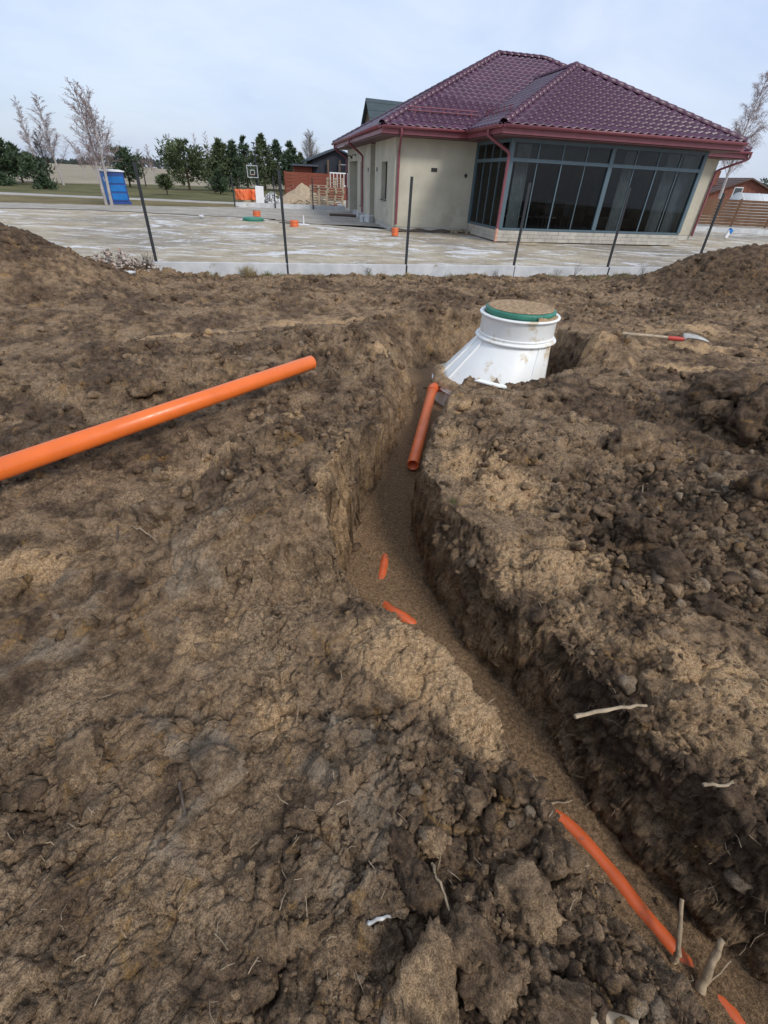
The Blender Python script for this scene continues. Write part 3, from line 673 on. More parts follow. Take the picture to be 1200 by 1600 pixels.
# hanging rootlets on the trench walls
mb = MB(); wi = np.where((SL > .45) & (OFF < 1.0) & (Y > .3) & (Y < 4.5) & used)[0]
for i in RNG.choice(wi, 260):
    p = Vector(V[i]); n_ = Vector(NRM2[i]); d = (n_*.6+Vector((random.uniform(-1, 1), random.uniform(-1, 1), random.uniform(-1.2, .6)))).normalized(); l = random.uniform(.015, .07)
    q = p+d*l*.5+Vector((random.uniform(-.008, .008), random.uniform(-.008, .008), -.004)); mb.tube([p-d*.01, q, p+d*l+Vector((0, 0, -.3*l))], random.uniform(.0006, .0016), 3, False)
si = RNG.choice(np.where(infr & (Y < 4.5) & (fl2 < .3))[0], 420)
for i in si:
    p = Vector(V[i])+Vector((0, 0, .004)); a_ = random.uniform(0, 6.3); l = random.uniform(.012, .05); d = Vector((math.cos(a_), math.sin(a_), random.uniform(-.1, .5)))
    mb.tube([p, p+d*l*.5+Vector((0, 0, .004)), p+d*l+Vector((random.uniform(-.01, .01), random.uniform(-.01, .01), 0))], random.uniform(.0006, .0018), 3, False)
tag(mb.build('fine_rootlets', M_STICK), 'fine pale rootlets in the soil and trench walls', 'roots', kind='stuff')
print('near objects', time.perf_counter()-T0)

# ------------------------------------------------------------------ yard, lawn, field
def fl(a, b): p = FA+FU*a+FN*b; return (p.x, p.y)            # along / beyond the fence line
def sheet(name, poly, z, m, kind='structure'):
    mb = MB(); mb.add([(x, y, z) for x, y in poly], [tuple(range(len(poly)))]); return tag(mb.build(name, m), kind=kind)
def yard_mat():
    m = N('sandy_yard'); big = m.noise(.16, 6, .6); mid = m.noise(.9, 7, .65); fine = m.noise(14, 5, .7); grit = m.noise(60, 3, .7)
    col = m.mix(m.ramp(mid, .3, .7), (.350, .290, .205), (.545, .470, .350))
    col = m.mix(m.ramp(big, .48, .60, 0, .7), col, m.mix(m.ramp(fine, .3, .7), (.20, .175, .14), (.34, .31, .26)))
    dk = m.noise(.33, 6, .66, (1, 1.3, 1), .8); col = m.mix(m.ramp(dk, .56, .68, 0, .75), col, (.235, .195, .145))
    wh = m.noise(.50, 9, .74, (.8, 1.35, 1), 2.0); w2 = m.noise(5, 6, .7)
    wf = m.ramp(m.math('ADD', wh, m.math('MULTIPLY', m.math('SUBTRACT', w2, .5), .22)), .49, .63, 0, .85)
    col = m.mix(wf, col, (.78, .78, .78))
    sk = m.ramp(grit, .3, .7, .75, 1.2); mul = m.n('Mix', data_type='RGBA', blend_type='MULTIPLY'); mul.inputs['Factor'].default_value = 1
    m.l(col, mul.inputs['A']); cc = m.n('CombineColor')
    for k in range(3): m.l(sk, cc.inputs[k])
    m.l(cc.outputs[0], mul.inputs['B'])
    return m.fin(mul.outputs['Result'], .95, m.bump(m.math('ADD', mid, m.math('MULTIPLY', fine, .25)), .7, .25), .15)
M_YARD = yard_mat()
def speck(name, c1, c2, c3, s1, s2, rough=.95, f=.6):
    m = N(name); a_ = m.noise(s1, 6, .62); b_ = m.noise(s2, 5, .7); c_ = m.noise(s2*5, 3, .7)
    col = m.mix(m.ramp(a_, .35, .65), c1, c2); col = m.mix(m.ramp(b_, .45, .7, 0, f), col, c3)
    return m.fin(col, rough, m.bump(m.math('ADD', b_, c_), .6, .08), .15)
M_GRAVEL = speck('grey_gravel', (.37, .335, .280), (.50, .46, .40), (.29, .26, .215), .8, 9)
M_LAWN = speck('winter_lawn', (.075, .082, .030), (.150, .135, .060), (.190, .150, .080), .25, 1.6)
M_DRYGR = speck('dry_grass', (.140, .115, .052), (.235, .185, .095), (.105, .095, .040), .35, 2.2)
M_FIELD = speck('pale_field', (.27, .225, .155), (.36, .305, .225), (.20, .18, .12), .05, .5)
M_PATH = speck('light_path', (.40, .37, .33), (.52, .49, .45), (.30, .27, .23), .6, 6)
# the yard: one sheet with gentle unevenness out to the house, then level to the horizon
ys = np.concatenate([np.linspace(.02, 40, 150), np.array([60, 120, 400, 1600, 4000])]); xs = np.concatenate([[-2500, -600, -120, -60], np.linspace(-30, 40, 130), [60, 120, 600, 2500]])
YA, YB = np.meshgrid(xs, ys); px_ = FA.x+FU.x*YA+FN.x*YB; py_ = FA.y+FU.y*YA+FN.y*YB
P_ = np.stack([px_.ravel(), py_.ravel(), np.zeros(px_.size)], 1).astype(np.float32)
P_[:, 2] = -.035+(.07*fbm(P_*.25, 3)+.03*fbm(P_*1.3, 3))*sstep(0, 1.5, YB.ravel())*sstep(8, 4, YB.ravel())
mound = np.exp(-((P_[:, 0]+6.0)/2.4)**2-((P_[:, 1]-22.2)/.9)**2)+.8*np.exp(-((P_[:, 0]+3.2)/1.6)**2-((P_[:, 1]-21.0)/.9)**2); P_[:, 2] += .10*mound
ii = np.arange(P_.shape[0]).reshape(YA.shape); Fy = np.stack([ii[:-1, :-1], ii[:-1, 1:], ii[1:, 1:], ii[1:, :-1]], -1).reshape(-1, 4)
tag(link('yard_ground', np_mesh('yard_ground', P_, Fy, M_YARD)), kind='structure')
def g0(px, py): p = at(px, py, z=0); return (p.x, p.y)
def wavy(poly, seed, amp, k=14):
    R_ = []; r = random.Random(seed); n = len(poly)
    for i in range(n):
        a_, b_ = Vector(poly[i]), Vector(poly[(i+1) % n])
        for j in range(k):
            p = a_.lerp(b_, j/k); R_.append((p.x+r.uniform(-amp, amp), p.y+r.uniform(-amp, amp)))
    return R_
sheet('pale_field', [(-900, 46), (-200, 47), (-60, 49), (-20, 52), (0, 60), (120, 72), (900, 90), (900, 2500), (-900, 2500)], -.031, M_FIELD)
sheet('lawn', wavy([g0(-220, 284), g0(0, 284.5), g0(250, 288), g0(480, 296), g0(480, 309), g0(370, 315), g0(290, 312), g0(0, 300), g0(-220, 293)], 2, .25), -.027, M_LAWN)
sheet('footpath', wavy([g0(-220, 292), g0(0, 299.5), g0(290, 312), g0(372, 316), g0(372, 319), g0(290, 315), g0(0, 303.5), g0(-220, 297)], 3, .12), -.023, M_PATH)
sheet('verge', wavy([g0(-220, 296.5), g0(0, 303), g0(290, 315), g0(372, 318.8), g0(372, 324), g0(290, 323), g0(150, 320), g0(0, 316), g0(-220, 308)], 4, .18), -.019, M_DRYGR)
sheet('gravel_drive', wavy([g0(-220, 307), g0(0, 315.6), g0(150, 319.6), g0(290, 322.6), g0(372, 323.5), g0(500, 327), g0(546, 327), g0(580, 341), g0(604, 356), g0(560, 352), g0(500, 350), g0(420, 341), g0(300, 335), g0(150, 327), g0(0, 324), g0(-220, 318)], 5, .22), -.015, M_GRAVEL)

# ------------------------------------------------------------------ fence plinth and posts
POST_A = [-5.42, -2.73, 0, 2.76, 5.42, 8.15]
pl = empty('fence_plinth', (FA.x, FA.y, 0), math.atan2(FU.y, FU.x)); tag(pl, 'low pale concrete plinth of long panels along the dug ground', 'plinth')
ed = [-5.55]+POST_A[1:]+[10.9, 13.6]
for i in range(len(ed)-1):
    mb = MB(); mb.b2((ed[i]+.012, -.03, -.35), (ed[i+1]-.012, .03, .115+random.uniform(-.008, .008))); mb.build('plinth_panel', M_CONC, pl, bevel=.006)
tops = [(208, 279), (437, 290), (641, 290), (831, 293), (988, 315), (1137, 316)]
plabel = ['leftmost dark fence post, beside the rubble heap', 'second dark fence post from the left, before the orange risers', 'third dark fence post from the left, before the blank house wall',
          'fourth dark fence post from the left, before the left glazed bay', 'fifth dark fence post from the left, before the right glazed bay', 'rightmost dark fence post, rising behind the right soil heap']
for i, a_ in enumerate(POST_A):
    x, y = fl(a_, .05); zt = top_z((x, y), tops[i][1]); zt = min(max(zt, 1.25), 1.75)
    t = empty('fence_post', (x, y, 0), math.atan2(FU.y, FU.x)); tag(t, plabel[i], 'post', 'fence posts along the plinth')
    t.rotation_euler = (random.uniform(-.012, .012), random.uniform(-.012, .012), t.rotation_euler.z)
    MB().b2((-.028, -.018, -.3), (.028, .018, zt)).build('post_tube', M_POST, t, bevel=.004)
    MB().b2((-.030, -.020, zt), (.030, .020, zt+.012)).build('post_cap', M_POST, t)
    if i in (1, 2, 4): MB().b2((-.02, -.055, -.1), (.02, -.0845, .10)).build('clamp', M_POST, t)

# ------------------------------------------------------------------ the house
HA = (-.25, 21.85); HANG = math.atan(.25)
house = empty('house', (*HA, 0), HANG)
tag(house, 'single storey beige house with a burgundy tiled hip roof and glazed sunroom', 'house')
def hl(n_, mb, m, **k): return mb.build(n_, m, house, **k)
M_STUCCO = plain('beige_render', (.50, .468, .372), .92, .10, 1.1, .15, bump=.25, bscale=70, dirt=((.42, .39, .31), .7, .55))
M_TILE = plain('glazed_burgundy_tile', (.068, .018, .046), .33, .22, 1.6, .5)
M_TRIM = plain('burgundy_metal', (.215, .060, .074), .42, .08, 3, .5)
M_SOFF = plain('brown_soffit', (.115, .050, .048), .6, .1, 3)
M_FRAME = plain('blue_grey_aluminium', (.085, .130, .155), .42, .06, 4, .5)
M_DARKF = plain('dark_window_frame', (.035, .032, .030), .5, .1, 5)
M_BLOCK = plain('plinth_block', (.46, .43, .37), .9, .14, 3, .15, bump=.4, bscale=40)
M_FOUND = plain('foundation_render', (.50, .485, .43), .9, .08, 2, .15)
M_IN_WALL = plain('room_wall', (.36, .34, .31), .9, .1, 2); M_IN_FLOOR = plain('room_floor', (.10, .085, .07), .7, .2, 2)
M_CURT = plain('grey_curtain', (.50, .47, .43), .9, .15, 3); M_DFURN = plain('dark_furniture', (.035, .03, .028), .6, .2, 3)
def glass(name, tint=(.75, .82, .85), refl=.10):
    m = N(name); g_ = m.n('BsdfGlossy'); g_.inputs['Roughness'].default_value = .02; tr = m.n('BsdfTransparent'); tr.inputs['Color'].default_value = (*tint, 1)
    fr = m.n('Fresnel'); fr.inputs['IOR'].default_value = 1.30; mxs = m.n('MixShader')
    m.l(m.math('ADD', fr.outputs[0], refl), mxs.inputs[0]); m.l(tr.outputs[0], mxs.inputs[1]); m.l(g_.outputs[0], mxs.inputs[2]); m.l(mxs.outputs[0], m.o.inputs[0]); return m.m
M_GLASS = glass('window_glass', (.64, .69, .71), .0)
W1, D1 = 14.6, 12.2; SA0, SA1, SB = 3.24, 11.13, -3.15; WT = 2.98
# walls with real openings (left wall: windows, recess, garage)
def wall_seg(name, lo, hi, m=None): return hl(name, MB().b2(lo, hi), m or M_STUCCO)
T = .30
wall_seg('wall', (0, 0, .14), (SA0+.1, T, WT)); wall_seg('wall', (SA1-.1, 0, .14), (W1, T, WT))
wall_seg('wall', (W1-T, T, .14), (W1, D1-T, WT)); wall_seg('wall', (0, D1-T, .14), (W1, D1, WT))
# left wall pieces between openings: window v 1.5-2.5, recess 4.0-5.0, narrow window 7.25-7.75, garage 8.6-11.4
for (v0, v1, z0, z1) in [(T, 1.35, .14, WT), (1.35, 2.45, .14, .98), (1.35, 2.45, 2.28, WT), (2.45, 3.9, .14, WT), (5.05, 7.2, .14, WT), (7.2, 7.75, .14, .5), (7.2, 7.75, 2.35, WT), (7.75, 8.7, .14, WT), (8.7, 11.5, 2.42, WT), (11.5, D1-T, .14, WT)]:
    wall_seg('wall', (0, v0, z0), (T, v1, z1))
wall_seg('recess_wall', (1.3, 3.9, .1), (1.4, 5.05, WT)); wall_seg('recess_wall', (T, 3.8, .1), (1.3, 3.9, WT)); wall_seg('recess_wall', (T, 5.05, .1), (1.3, 5.15, WT))
for (v0, v1, z0, z1) in [(1.35, 2.45, .98, 2.28), (7.2, 7.75, .5, 2.35)]:
    fr = hl('window', MB().b2((.185, v0, z0), (.25, v0+.07, z1)).b2((.185, v1-.07, z0), (.25, v1, z1)).b2((.185, v0+.07, z1-.07), (.25, v1-.07, z1)).b2((.185, v0+.07, z0), (.25, v1-.07, z0+.07)), M_DARKF)
    MB().b2((.21, v0+.07, z0+.07), (.222, v1-.07, z1-.07)).build('pane', M_GLASS, fr)
    MB().b2((.186, (v0+v1)/2-.03, z0+.07), (.248, (v0+v1)/2+.03, z1-.07)).build('mullion', M_DARKF, fr) if v1-v0 > .8 else None
    MB().b2((-.05, v0-.03, z0-.03), (.185, v1+.03, z0-.002)).build('sill', M_DARKF, fr)
    MB().b2((.26, v0-.2, z0-.2), (.28, v1+.2, z1+.2)).build('blind', M_CURT, fr)
gd = hl('garage_door', MB().b2((.62, 8.7, .12), (.66, 11.5, 2.42)), plain('garage_door_grey', (.13, .12, .11), .6, .1, 3))
for k in range(4): MB().b2((.605, 8.72, .14+k*.57), (.618, 11.48, .14+k*.57+.545)).build('door_panel', plain('garage_panel', (.15, .14, .13), .55, .1, 3), gd)
wall_seg('recess_wall', (T, 11.5, .1), (.7, 11.6, 2.5)); wall_seg('recess_wall', (T, 8.6, .1), (.7, 8.7, 2.5)); wall_seg('recess_wall', (T, 8.6, 2.42), (.7, 11.6, 2.5))
for lo_, hi_ in (((.025, .025, -.2), (SA0+.2, T, .14)), ((.025, T, -.2), (T, 8.7, .14)), ((.025, 11.5, -.2), (T, D1-T, .14)), ((SA1-.2, .025, -.2), (W1-.025, T, .14)), ((W1-T, T, -.2), (W1-.025, D1-T, .14))):
    hl('foundation', MB().b2(lo_, hi_), M_FOUND)
# vents and lamps
vt = hl('vent', MB().b2((1.47, -.018, 2.0), (1.71, .004, 2.12)), M_DARKF)
for k in range(3): MB().b2((1.48, -.026, 2.012+k*.036), (1.70, -.018, 2.03+k*.036)).build('slat', M_DARKF, vt)
mb = MB(); mb.lathe([(.0, 0), (.06, 0), (.066, .01), (.05, .02), (0, .022)], 16); o = hl('vent', mb, M_DARKF); o.location = (2.93, .0, 1.93); o.rotation_euler = (math.pi/2, 0, 0)
for v_ in (9.3, 11.0):
    lm = hl('wall_lamp', MB().b2((-.03, v_-.05, 2.60), (.0, v_+.05, 2.72)), M_DARKF)
    mb = MB(); mb.tube([(-.03, v_, 2.66), (-.12, v_, 2.69), (-.20, v_, 2.60)], .018, 8); mb.build('lamp_arm', M_DARKF, lm)
    mb = MB(); mb.tube([(-.20, v_, 2.60), (-.24, v_, 2.52)], [.03, .075], 12); mb.build('lamp_shade', M_DARKF, lm)
for v_ in (3.4, 5.5): hl('wall_fitting', MB().b2((-.03, v_-.04, 1.95), (.002, v_+.04, 2.10)), M_DARKF)
# --- roof
KP = .478; ZE = 3.25; OV = .7
def tile_mesh(wd=.30, ln=.345):
    V_ = []; F_ = []; n = 6
    for (yy, zo) in ((0, -.002), (0, .034), (ln+.03, .006)):
        for i in range(n+1):
            x = wd*i/n; V_.append((x-wd/2, yy, zo+(.026*(1-math.cos(2*math.pi*i/n)) if True else 0)))
    F_ = [(r_*(n+1)+i, r_*(n+1)+i+1, (r_+1)*(n+1)+i+1, (r_+1)*(n+1)+i) for r_ in range(2) for i in range(n)]
    return np.array(V_, np.float32), F_
TV, TF = tile_mesh(); CS = math.hypot(1, KP)
roof = hl('roof', MB().add([(-OV, -OV, ZE-.06), (W1+OV, -OV, ZE-.06), (W1+OV, D1+OV, ZE-.06), (-OV, D1+OV, ZE-.06), (6.1, 6.1, 6.44), (8.5, 6.1, 6.44)],
     [(0, 1, 5, 4), (1, 2, 5), (2, 3, 4, 5), (3, 0, 4)]).add([(SA0-OV, SB-OV, ZE-.06), (SA1+OV, SB-OV, ZE-.06), (7.185, .795, ZE-.06+4.645*KP), (7.185, 3.95, ZE-.06+4.645*KP), (SA0-OV, -OV, ZE-.06), (SA1+OV, -OV, ZE-.06)],
     [(0, 1, 2), (0, 2, 3, 4), (1, 5, 3, 2)]), M_TILE)
me_t = MB().add([tuple(p) for p in TV], TF, True).mesh('roof_tile', M_TILE)
single = []; rest_v = []; rest_f = []; rest_n = 0
def lay(axis, e0, sgn, ivals, hmax, pri):
    """axis 'a': eave runs along a at b=e0, rising towards sgn*b; axis 'b' the other way"""
    global rest_n
    rows = int(hmax*CS/.345)+1
    for r in range(rows):
        h = r*.345/CS
        if h > hmax: break
        for (lo, hi) in ivals(h+.05):
            n0 = int(math.floor(lo/.30)); n1 = int(math.ceil(hi/.30))
            for k in range(n0, n1+1):
                c = k*.30
                if c < lo-.14 or c > hi+.14: continue
                def put(x, y, z):
                    hh = h+(y-z*KP*.0)/CS; hh = min(hh, hmax); 
                    iv = min(ivals(min(hh, hmax-1e-4)), key=lambda q: max(q[0]-c, c-q[1], 0)); x = min(max(c+x, iv[0]), max(iv[1], iv[0]))
                    zz = ZE+hh*KP+z/CS*1.0; d = e0+sgn*(hh-z*KP/CS*0-(.035 if r == 0 and y == 0 else 0))
                    return (x, d, zz) if axis == 'a' else (d, x, zz)
                P0 = [put(*p) for p in TV]
                full = all(lo_ <= c-.16 and c+.16 <= hi_ for (lo_, hi_) in [min(ivals(min(h+.345/CS, hmax-1e-4)), key=lambda q: max(q[0]-c, c-q[1], 0))]) and r > 0
                (single if (full and pri) else rest_v).append((pri, c, h, P0, axis, e0, sgn))
main_f = lambda h: ([(-OV+h, SA0-OV+h), (SA1+OV-h, W1+OV-h)] if h < 4.645 else [(-OV+h, W1+OV-h)])
HM = 6.8
DB = D1+OV
lay('a', SB-OV, 1, lambda h: [(SA0-OV+h, SA1+OV-h)], 4.60, 2)
lay('a', -OV, 1, main_f, 6.75, 1)
lay('b', -OV, 1, lambda h: [(-OV+h, DB-h)], 6.4, 0); lay('b', W1+OV, -1, lambda h: [(-OV+h, DB-h)], 6.4, 0)
lay('b', SA0-OV, 1, lambda h: [(SB-OV+h, -OV+h)], 4.6, 0); lay('b', SA1+OV, -1, lambda h: [(SB-OV+h, -OV+h)], 4.6, 0)
single.sort(key=lambda q: (-q[0], q[2], abs(q[1]-1.5)))
keep_, over_ = single[:298], single[298:]
for (pri, c, h, P0, axis, e0, sgn) in keep_:
    o = link('roof_tile', me_t, roof); o.location = (c, e0+sgn*h, ZE+h*KP); o.rotation_euler = (math.atan(KP), 0, 0)
RV = []; RF = []
for q in over_+rest_v:
    k0 = len(RV); RV += q[3]; RF += [tuple(i+k0 for i in f) for f in TF]
o = MB().add(RV, RF, True).build('roof_tile_field', M_TILE, roof); o['kind'] = 'stuff'
# hip and ridge caps
mbc = MB(); V_ = []; F_ = []
for (yy, rr_) in ((-.02, .150), (.36, .125)):
    for i in range(9):
        a_ = math.pi*(i/8); V_.append((math.cos(a_)*rr_, yy, math.sin(a_)*rr_*.85-.035))
for i in range(9):
    a_ = math.pi*(i/8); V_.append((math.cos(a_)*.13, -.02, math.sin(a_)*.13*.85-.035))
mbc.add(V_, [(i, i+1, 9+i+1, 9+i) for i in range(8)]+[(18+i, 18+i+1, i+1, i) for i in range(8)], True); me_c = mbc.mesh('ridge_cap', plain('ridge_tile', (.095, .034, .060), .36, .2, 2.2, .5))
def caps(p, q):
    p, q = Vector(p), Vector(q); d = q-p; n = int(round(d.length/.345)); stp = d.length/n; d.normalize()
    M = Matrix((d.cross(Vector((0, 0, 1))).normalized(), d, Vector((0, 0, 1)))).transposed(); xax = d.cross(Vector((0, 0, 1))).normalized(); zax = xax.cross(d)
    M = Matrix((xax, d, zax)).transposed().to_4x4()
    for k in range(n):
        o = link('ridge_cap', me_c, roof); o.matrix_local = Matrix.Translation(p+d*(k*stp)+Vector((0, 0, .06))) @ M
ZR = ZE+6.8*KP; ZS = ZE+4.645*KP
caps((-OV, -OV, ZE), (6.1, 6.1, ZR)); caps((W1+OV, -OV, ZE), (8.5, 6.1, ZR)); caps((6.1, 6.1, ZR), (8.5, 6.1, ZR)); caps((-OV, D1+OV, ZE), (6.1, 6.1, ZR)); caps((W1+OV, D1+OV, ZE), (8.5, 6.1, ZR))
caps((SA0-OV, SB-OV, ZE), (7.185, .795, ZS)); caps((SA1+OV, SB-OV, ZE), (7.185, .795, ZS)); caps((7.185, .795, ZS), (7.185, 3.9, ZS))
# fascia, gutters, soffit
def run(name, a_, b_, inward, m):
    """fascia board and half-round gutter along an eave from a_ to b_"""
    a_, b_ = Vector((*a_, 0)), Vector((*b_, 0)); d = (b_-a_).normalized(); o_ = Vector((*inward, 0))
    mb = MB(); prof = [(-.02, .02), (-.02, -.20), (.02, -.20), (.02, .02)]
    P_ = [p-o_*u+Vector((0, 0, ZE-.03+w_)) for p in (a_, b_) for (u, w_) in prof]
    mb.add(P_, [(0, 1, 5, 4), (1, 2, 6, 5), (2, 3, 7, 6), (3, 0, 4, 7), (0, 3, 2, 1), (4, 5, 6, 7)]); fa = mb.build('fascia', M_TRIM, house)
    mb = MB(); n = 9; R_ = .075; V_ = []
    for p in (a_, b_):
        for (rr_) in (R_, R_-.008):
            for i in range(n):
                th_ = math.pi*(i/(n-1)); V_.append(p-o_*(.10+R_*0+rr_*math.cos(th_))+Vector((0, 0, ZE-.005-rr_*math.sin(th_)*1.15)))
    F_ = [(i, i+1, 2*n+i+1, 2*n+i) for i in range(n-1)]+[(n+i+1, n+i, 3*n+i, 3*n+i+1) for i in range(n-1)]+[(0, 2*n, 3*n, n), (n-1, 2*n-1, 4*n-1, 3*n-1)]+[(i, n+i, n+i+1, i+1) for i in range(n-1)]+[(2*n+i, 2*n+i+1, 3*n+i+1, 3*n+i) for i in range(n-1)]
    mb.add(V_, F_, True); mb.build('gutter', M_TRIM, fa)
e = OV
run('f', (-e, -e), (SA0-e-.02, -e), (0, 1), 0); run('f', (-e, D1+e), (-e, -e), (1, 0), 0); run('f', (SA0-e, -e-.02), (SA0-e, SB-e), (1, 0), 0)
run('f', (SA0-e, SB-e), (SA1+e, SB-e), (0, 1), 0); run('f', (SA1+e, SB-e), (SA1+e, -e-.02), (-1, 0), 0); run('f', (SA1+e+.02, -e), (W1+e, -e), (0, 1), 0); run('f', (W1+e, -e), (W1+e, D1+e), (-1, 0), 0)
hl('soffit', MB().b2((-e+.02, -e+.02, WT), (W1+e-.02, D1+e-.02, WT+.03)).b2((SA0-e+.02, SB-e+.02, WT), (SA1+e-.02, -e+.02, WT+.03)), M_SOFF)
# downpipes
def downpipe(p_top, p_wall, zb=.22, shoe=None):
    (x0, y0), (x1, y1) = p_top, p_wall
    mb = MB(); mb.tube(spline([(x0, y0, ZE-.08), (x0, y0, ZE-.20), (x0+(x1-x0)*.12, y0+(y1-y0)*.12, ZE-.30), (x0+(x1-x0)*.88, y0+(y1-y0)*.88, ZE-.62), (x1, y1, ZE-.74), (x1, y1, ZE-.95), (x1, y1, zb)], 5), .047, 12)
    o = hl('downpipe', mb, M_TRIM)
    for z in (.9, 2.1): MB().lathe([(.053, 0), (.056, .01), (.056, .05), (.053, .06)], 12, (x1, y1, z)).b2((x1-.012, y1, z+.02), (x1+.012, y1+.07, z+.04)).build('bracket', M_TRIM, o)
    return o
downpipe((.0, -e-.1), (.12, -.08)); downpipe((-e-.1, 6.4), (-.08, 6.75), .12); downpipe((-e-.1, 12.0), (-.08, 12.1), .12)
d1 = downpipe((SA0-e-.1, SB+.2), (SA0-.06, SB-.06), .40); mb = MB(); mb.tube([(SA0-.06, SB-.06, .0), (SA0-.06, SB-.06, .40)], .055, 12); mb.build('outlet', plain('pale_orange_plastic', (.62, .33, .24), .5), d1)
d1 = downpipe((W1+e+.0, -e-.1), (W1-.02, -.08), .10)
# snow guards
def guard(p, q, n):
    p, q = Vector(p), Vector(q); g_ = hl('snow_guard', MB().tube([p+Vector((0, 0, .12)), q+Vector((0, 0, .12))], .016, 8), M_TRIM)
    MB().tube([p+Vector((0, 0, .22)), q+Vector((0, 0, .22))], .016, 8).build('rail', M_TRIM, g_)
    for k in range(n):
        c = p.lerp(q, (k+.5)/n); MB().box(c+Vector((0, 0, .13)), (.03, .03, .24)).build('bracket', M_TRIM, g_)
h_ = .85; guard((.45, -e+h_, ZE+h_*KP), (SA0-OV+h_-.2, -e+h_, ZE+h_*KP), 5); guard((SA0-OV+h_, -e+h_-.2, ZE+h_*KP), (SA0-OV+h_, SB-OV+h_+.5, ZE+h_*KP), 5)
# --- sunroom
ZP = .36; ZT0, ZT1 = 2.36, 2.46
def blocks(a0, a1, b0, b1, along):
    n = max(1, int(round((a1-a0 if along == 'a' else b1-b0)/.5)))
    for c in range(3):
        for k in range(n+1):
            off = (.25 if c % 2 else 0); 
            lo = (a0 if along == 'a' else b0)+k*.5-off; hi = lo+.5-.008; L0, L1 = (a0, a1) if along == 'a' else (b0, b1); lo = max(lo, L0); hi = min(hi, L1)
            if hi-lo < .06: continue
            j = random.uniform(-.004, .004); z0 = c*.118; z1 = z0+.112
            (hl('block', MB().b2((lo, b0+j, z0), (hi, b1, z1)), M_BLOCK, bevel=.005) if along == 'a' else hl('block', MB().b2((a0+j, lo, z0), (a1, hi, z1)), M_BLOCK, bevel=.005))
blocks(SA0, SA1, SB-.02, SB+.18, 'a'); blocks(SA0-.0, SA0+.2, SB+.19, -.01, 'b')
hl('sunroom_floor', MB().b2((SA0+.01, SB+.01, .0), (SA1-.01, .3, ZP-.01)), M_IN_FLOOR)
sun = hl('sunroom', MB().b2((SA0+.02, SB+.02, ZP), (SA1-.02, SB+.14, ZP+.07)), M_FRAME)          # bottom track; bars and panes below it in the tree
bar = lambda n_, lo, hi: MB().b2(lo, hi).build(n_, M_FRAME, sun)
AM = 7.19
for a_ in (SA0, AM-.07, SA1-.14): bar('column', (a_, SB, ZP-.0+.072), (a_+.14, SB+.14, WT-.002))
for (a0, a1) in ((SA0+.14, AM-.07), (AM+.07, SA1-.14)):
    bar('transom', (a0, SB+.01, ZT0), (a1, SB+.13, ZT1)); bar('head_rail', (a0, SB+.01, WT-.10), (a1, SB+.13, WT-.002)); 
    n = 4; wq = (a1-a0)/n
    for k in range(n):
        x0, x1 = a0+k*wq, a0+(k+1)*wq
        if k: bar('glazing_bar', (x0-.022, SB+.03, ZT1), (x0+.022, SB+.09, WT-.10)); 
        MB().b2((x0+(.022 if k else 0), SB+.055, ZT1), (x1-(.022 if k < n-1 else 0), SB+.065, WT-.10)).build('pane', M_GLASS, sun)
        yo = SB+.03+.022*(k % 2); f_ = bar('sliding_leaf', (x0, yo, ZP+.072), (x0+.045, yo+.02, ZT0-.002)); MB().b2((x1+.002, yo, ZP+.072), (x1+.030, yo+.02, ZT0-.002)).build('leaf_edge', M_FRAME, f_)
        MB().b2((x0+.046, yo+.006, ZP+.075), (x1+.001, yo+.014, ZT0-.004)).build('pane', M_GLASS, f_)
# left return of the sunroom, glazed
bar('corner_post', (SA0, -.14, ZP), (SA0+.12, -.002, WT-.002)); bar('side_transom', (SA0+.01, SB+.14, ZT0), (SA0+.11, -.14, ZT1)); bar('side_track', (SA0+.01, SB+.15, ZP), (SA0+.12, -.14, ZP+.07)); bar('side_head', (SA0+.01, SB+.14, WT-.1), (SA0+.11, -.14, WT-.002))
for k in range(4):
    y0 = SB+.14+k*.715; 
    if k: bar('glazing_bar', (SA0+.03, y0-.02, ZP+.07), (SA0+.08, y0+.02, ZT0)); bar('glazing_bar', (SA0+.03, y0-.02, ZT1), (SA0+.08, y0+.02, WT-.1))
    MB().b2((SA0+.05, y0+.02, ZP+.07), (SA0+.06, y0+.695, ZT0)).build('pane', M_GLASS, sun); MB().b2((SA0+.05, y0+.02, ZT1), (SA0+.06, y0+.695, WT-.1)).build('pane', M_GLASS, sun)
# right return: rendered wall
hl('wall', MB().b2((SA1-.16, SB+.15, ZP), (SA1, -.002, WT-.002)), M_STUCCO)
# room behind: back wall with a wide opening, window, curtains, table and chairs
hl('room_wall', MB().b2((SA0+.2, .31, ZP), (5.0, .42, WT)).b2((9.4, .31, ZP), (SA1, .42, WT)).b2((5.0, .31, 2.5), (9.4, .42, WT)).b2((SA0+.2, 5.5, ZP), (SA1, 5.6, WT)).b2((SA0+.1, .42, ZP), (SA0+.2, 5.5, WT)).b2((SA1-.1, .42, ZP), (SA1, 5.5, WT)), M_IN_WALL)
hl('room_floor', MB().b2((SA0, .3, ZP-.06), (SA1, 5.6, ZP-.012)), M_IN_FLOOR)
wf = hl('room_window', MB().b2((5.35, 5.42, 1.3), (6.75, 5.48, 2.2)), plain('white_frame', (.75, .76, .76), .5, .03)); MB().b2((5.42, 5.405, 1.37), (6.02, 5.42, 2.13)).b2((6.08, 5.405, 1.37), (6.68, 5.42, 2.13)).build('pane', plain('painted_daylight', (.78, .80, .82), .3, .05), wf)  # opaque panes painted pale to stand for daylight outside
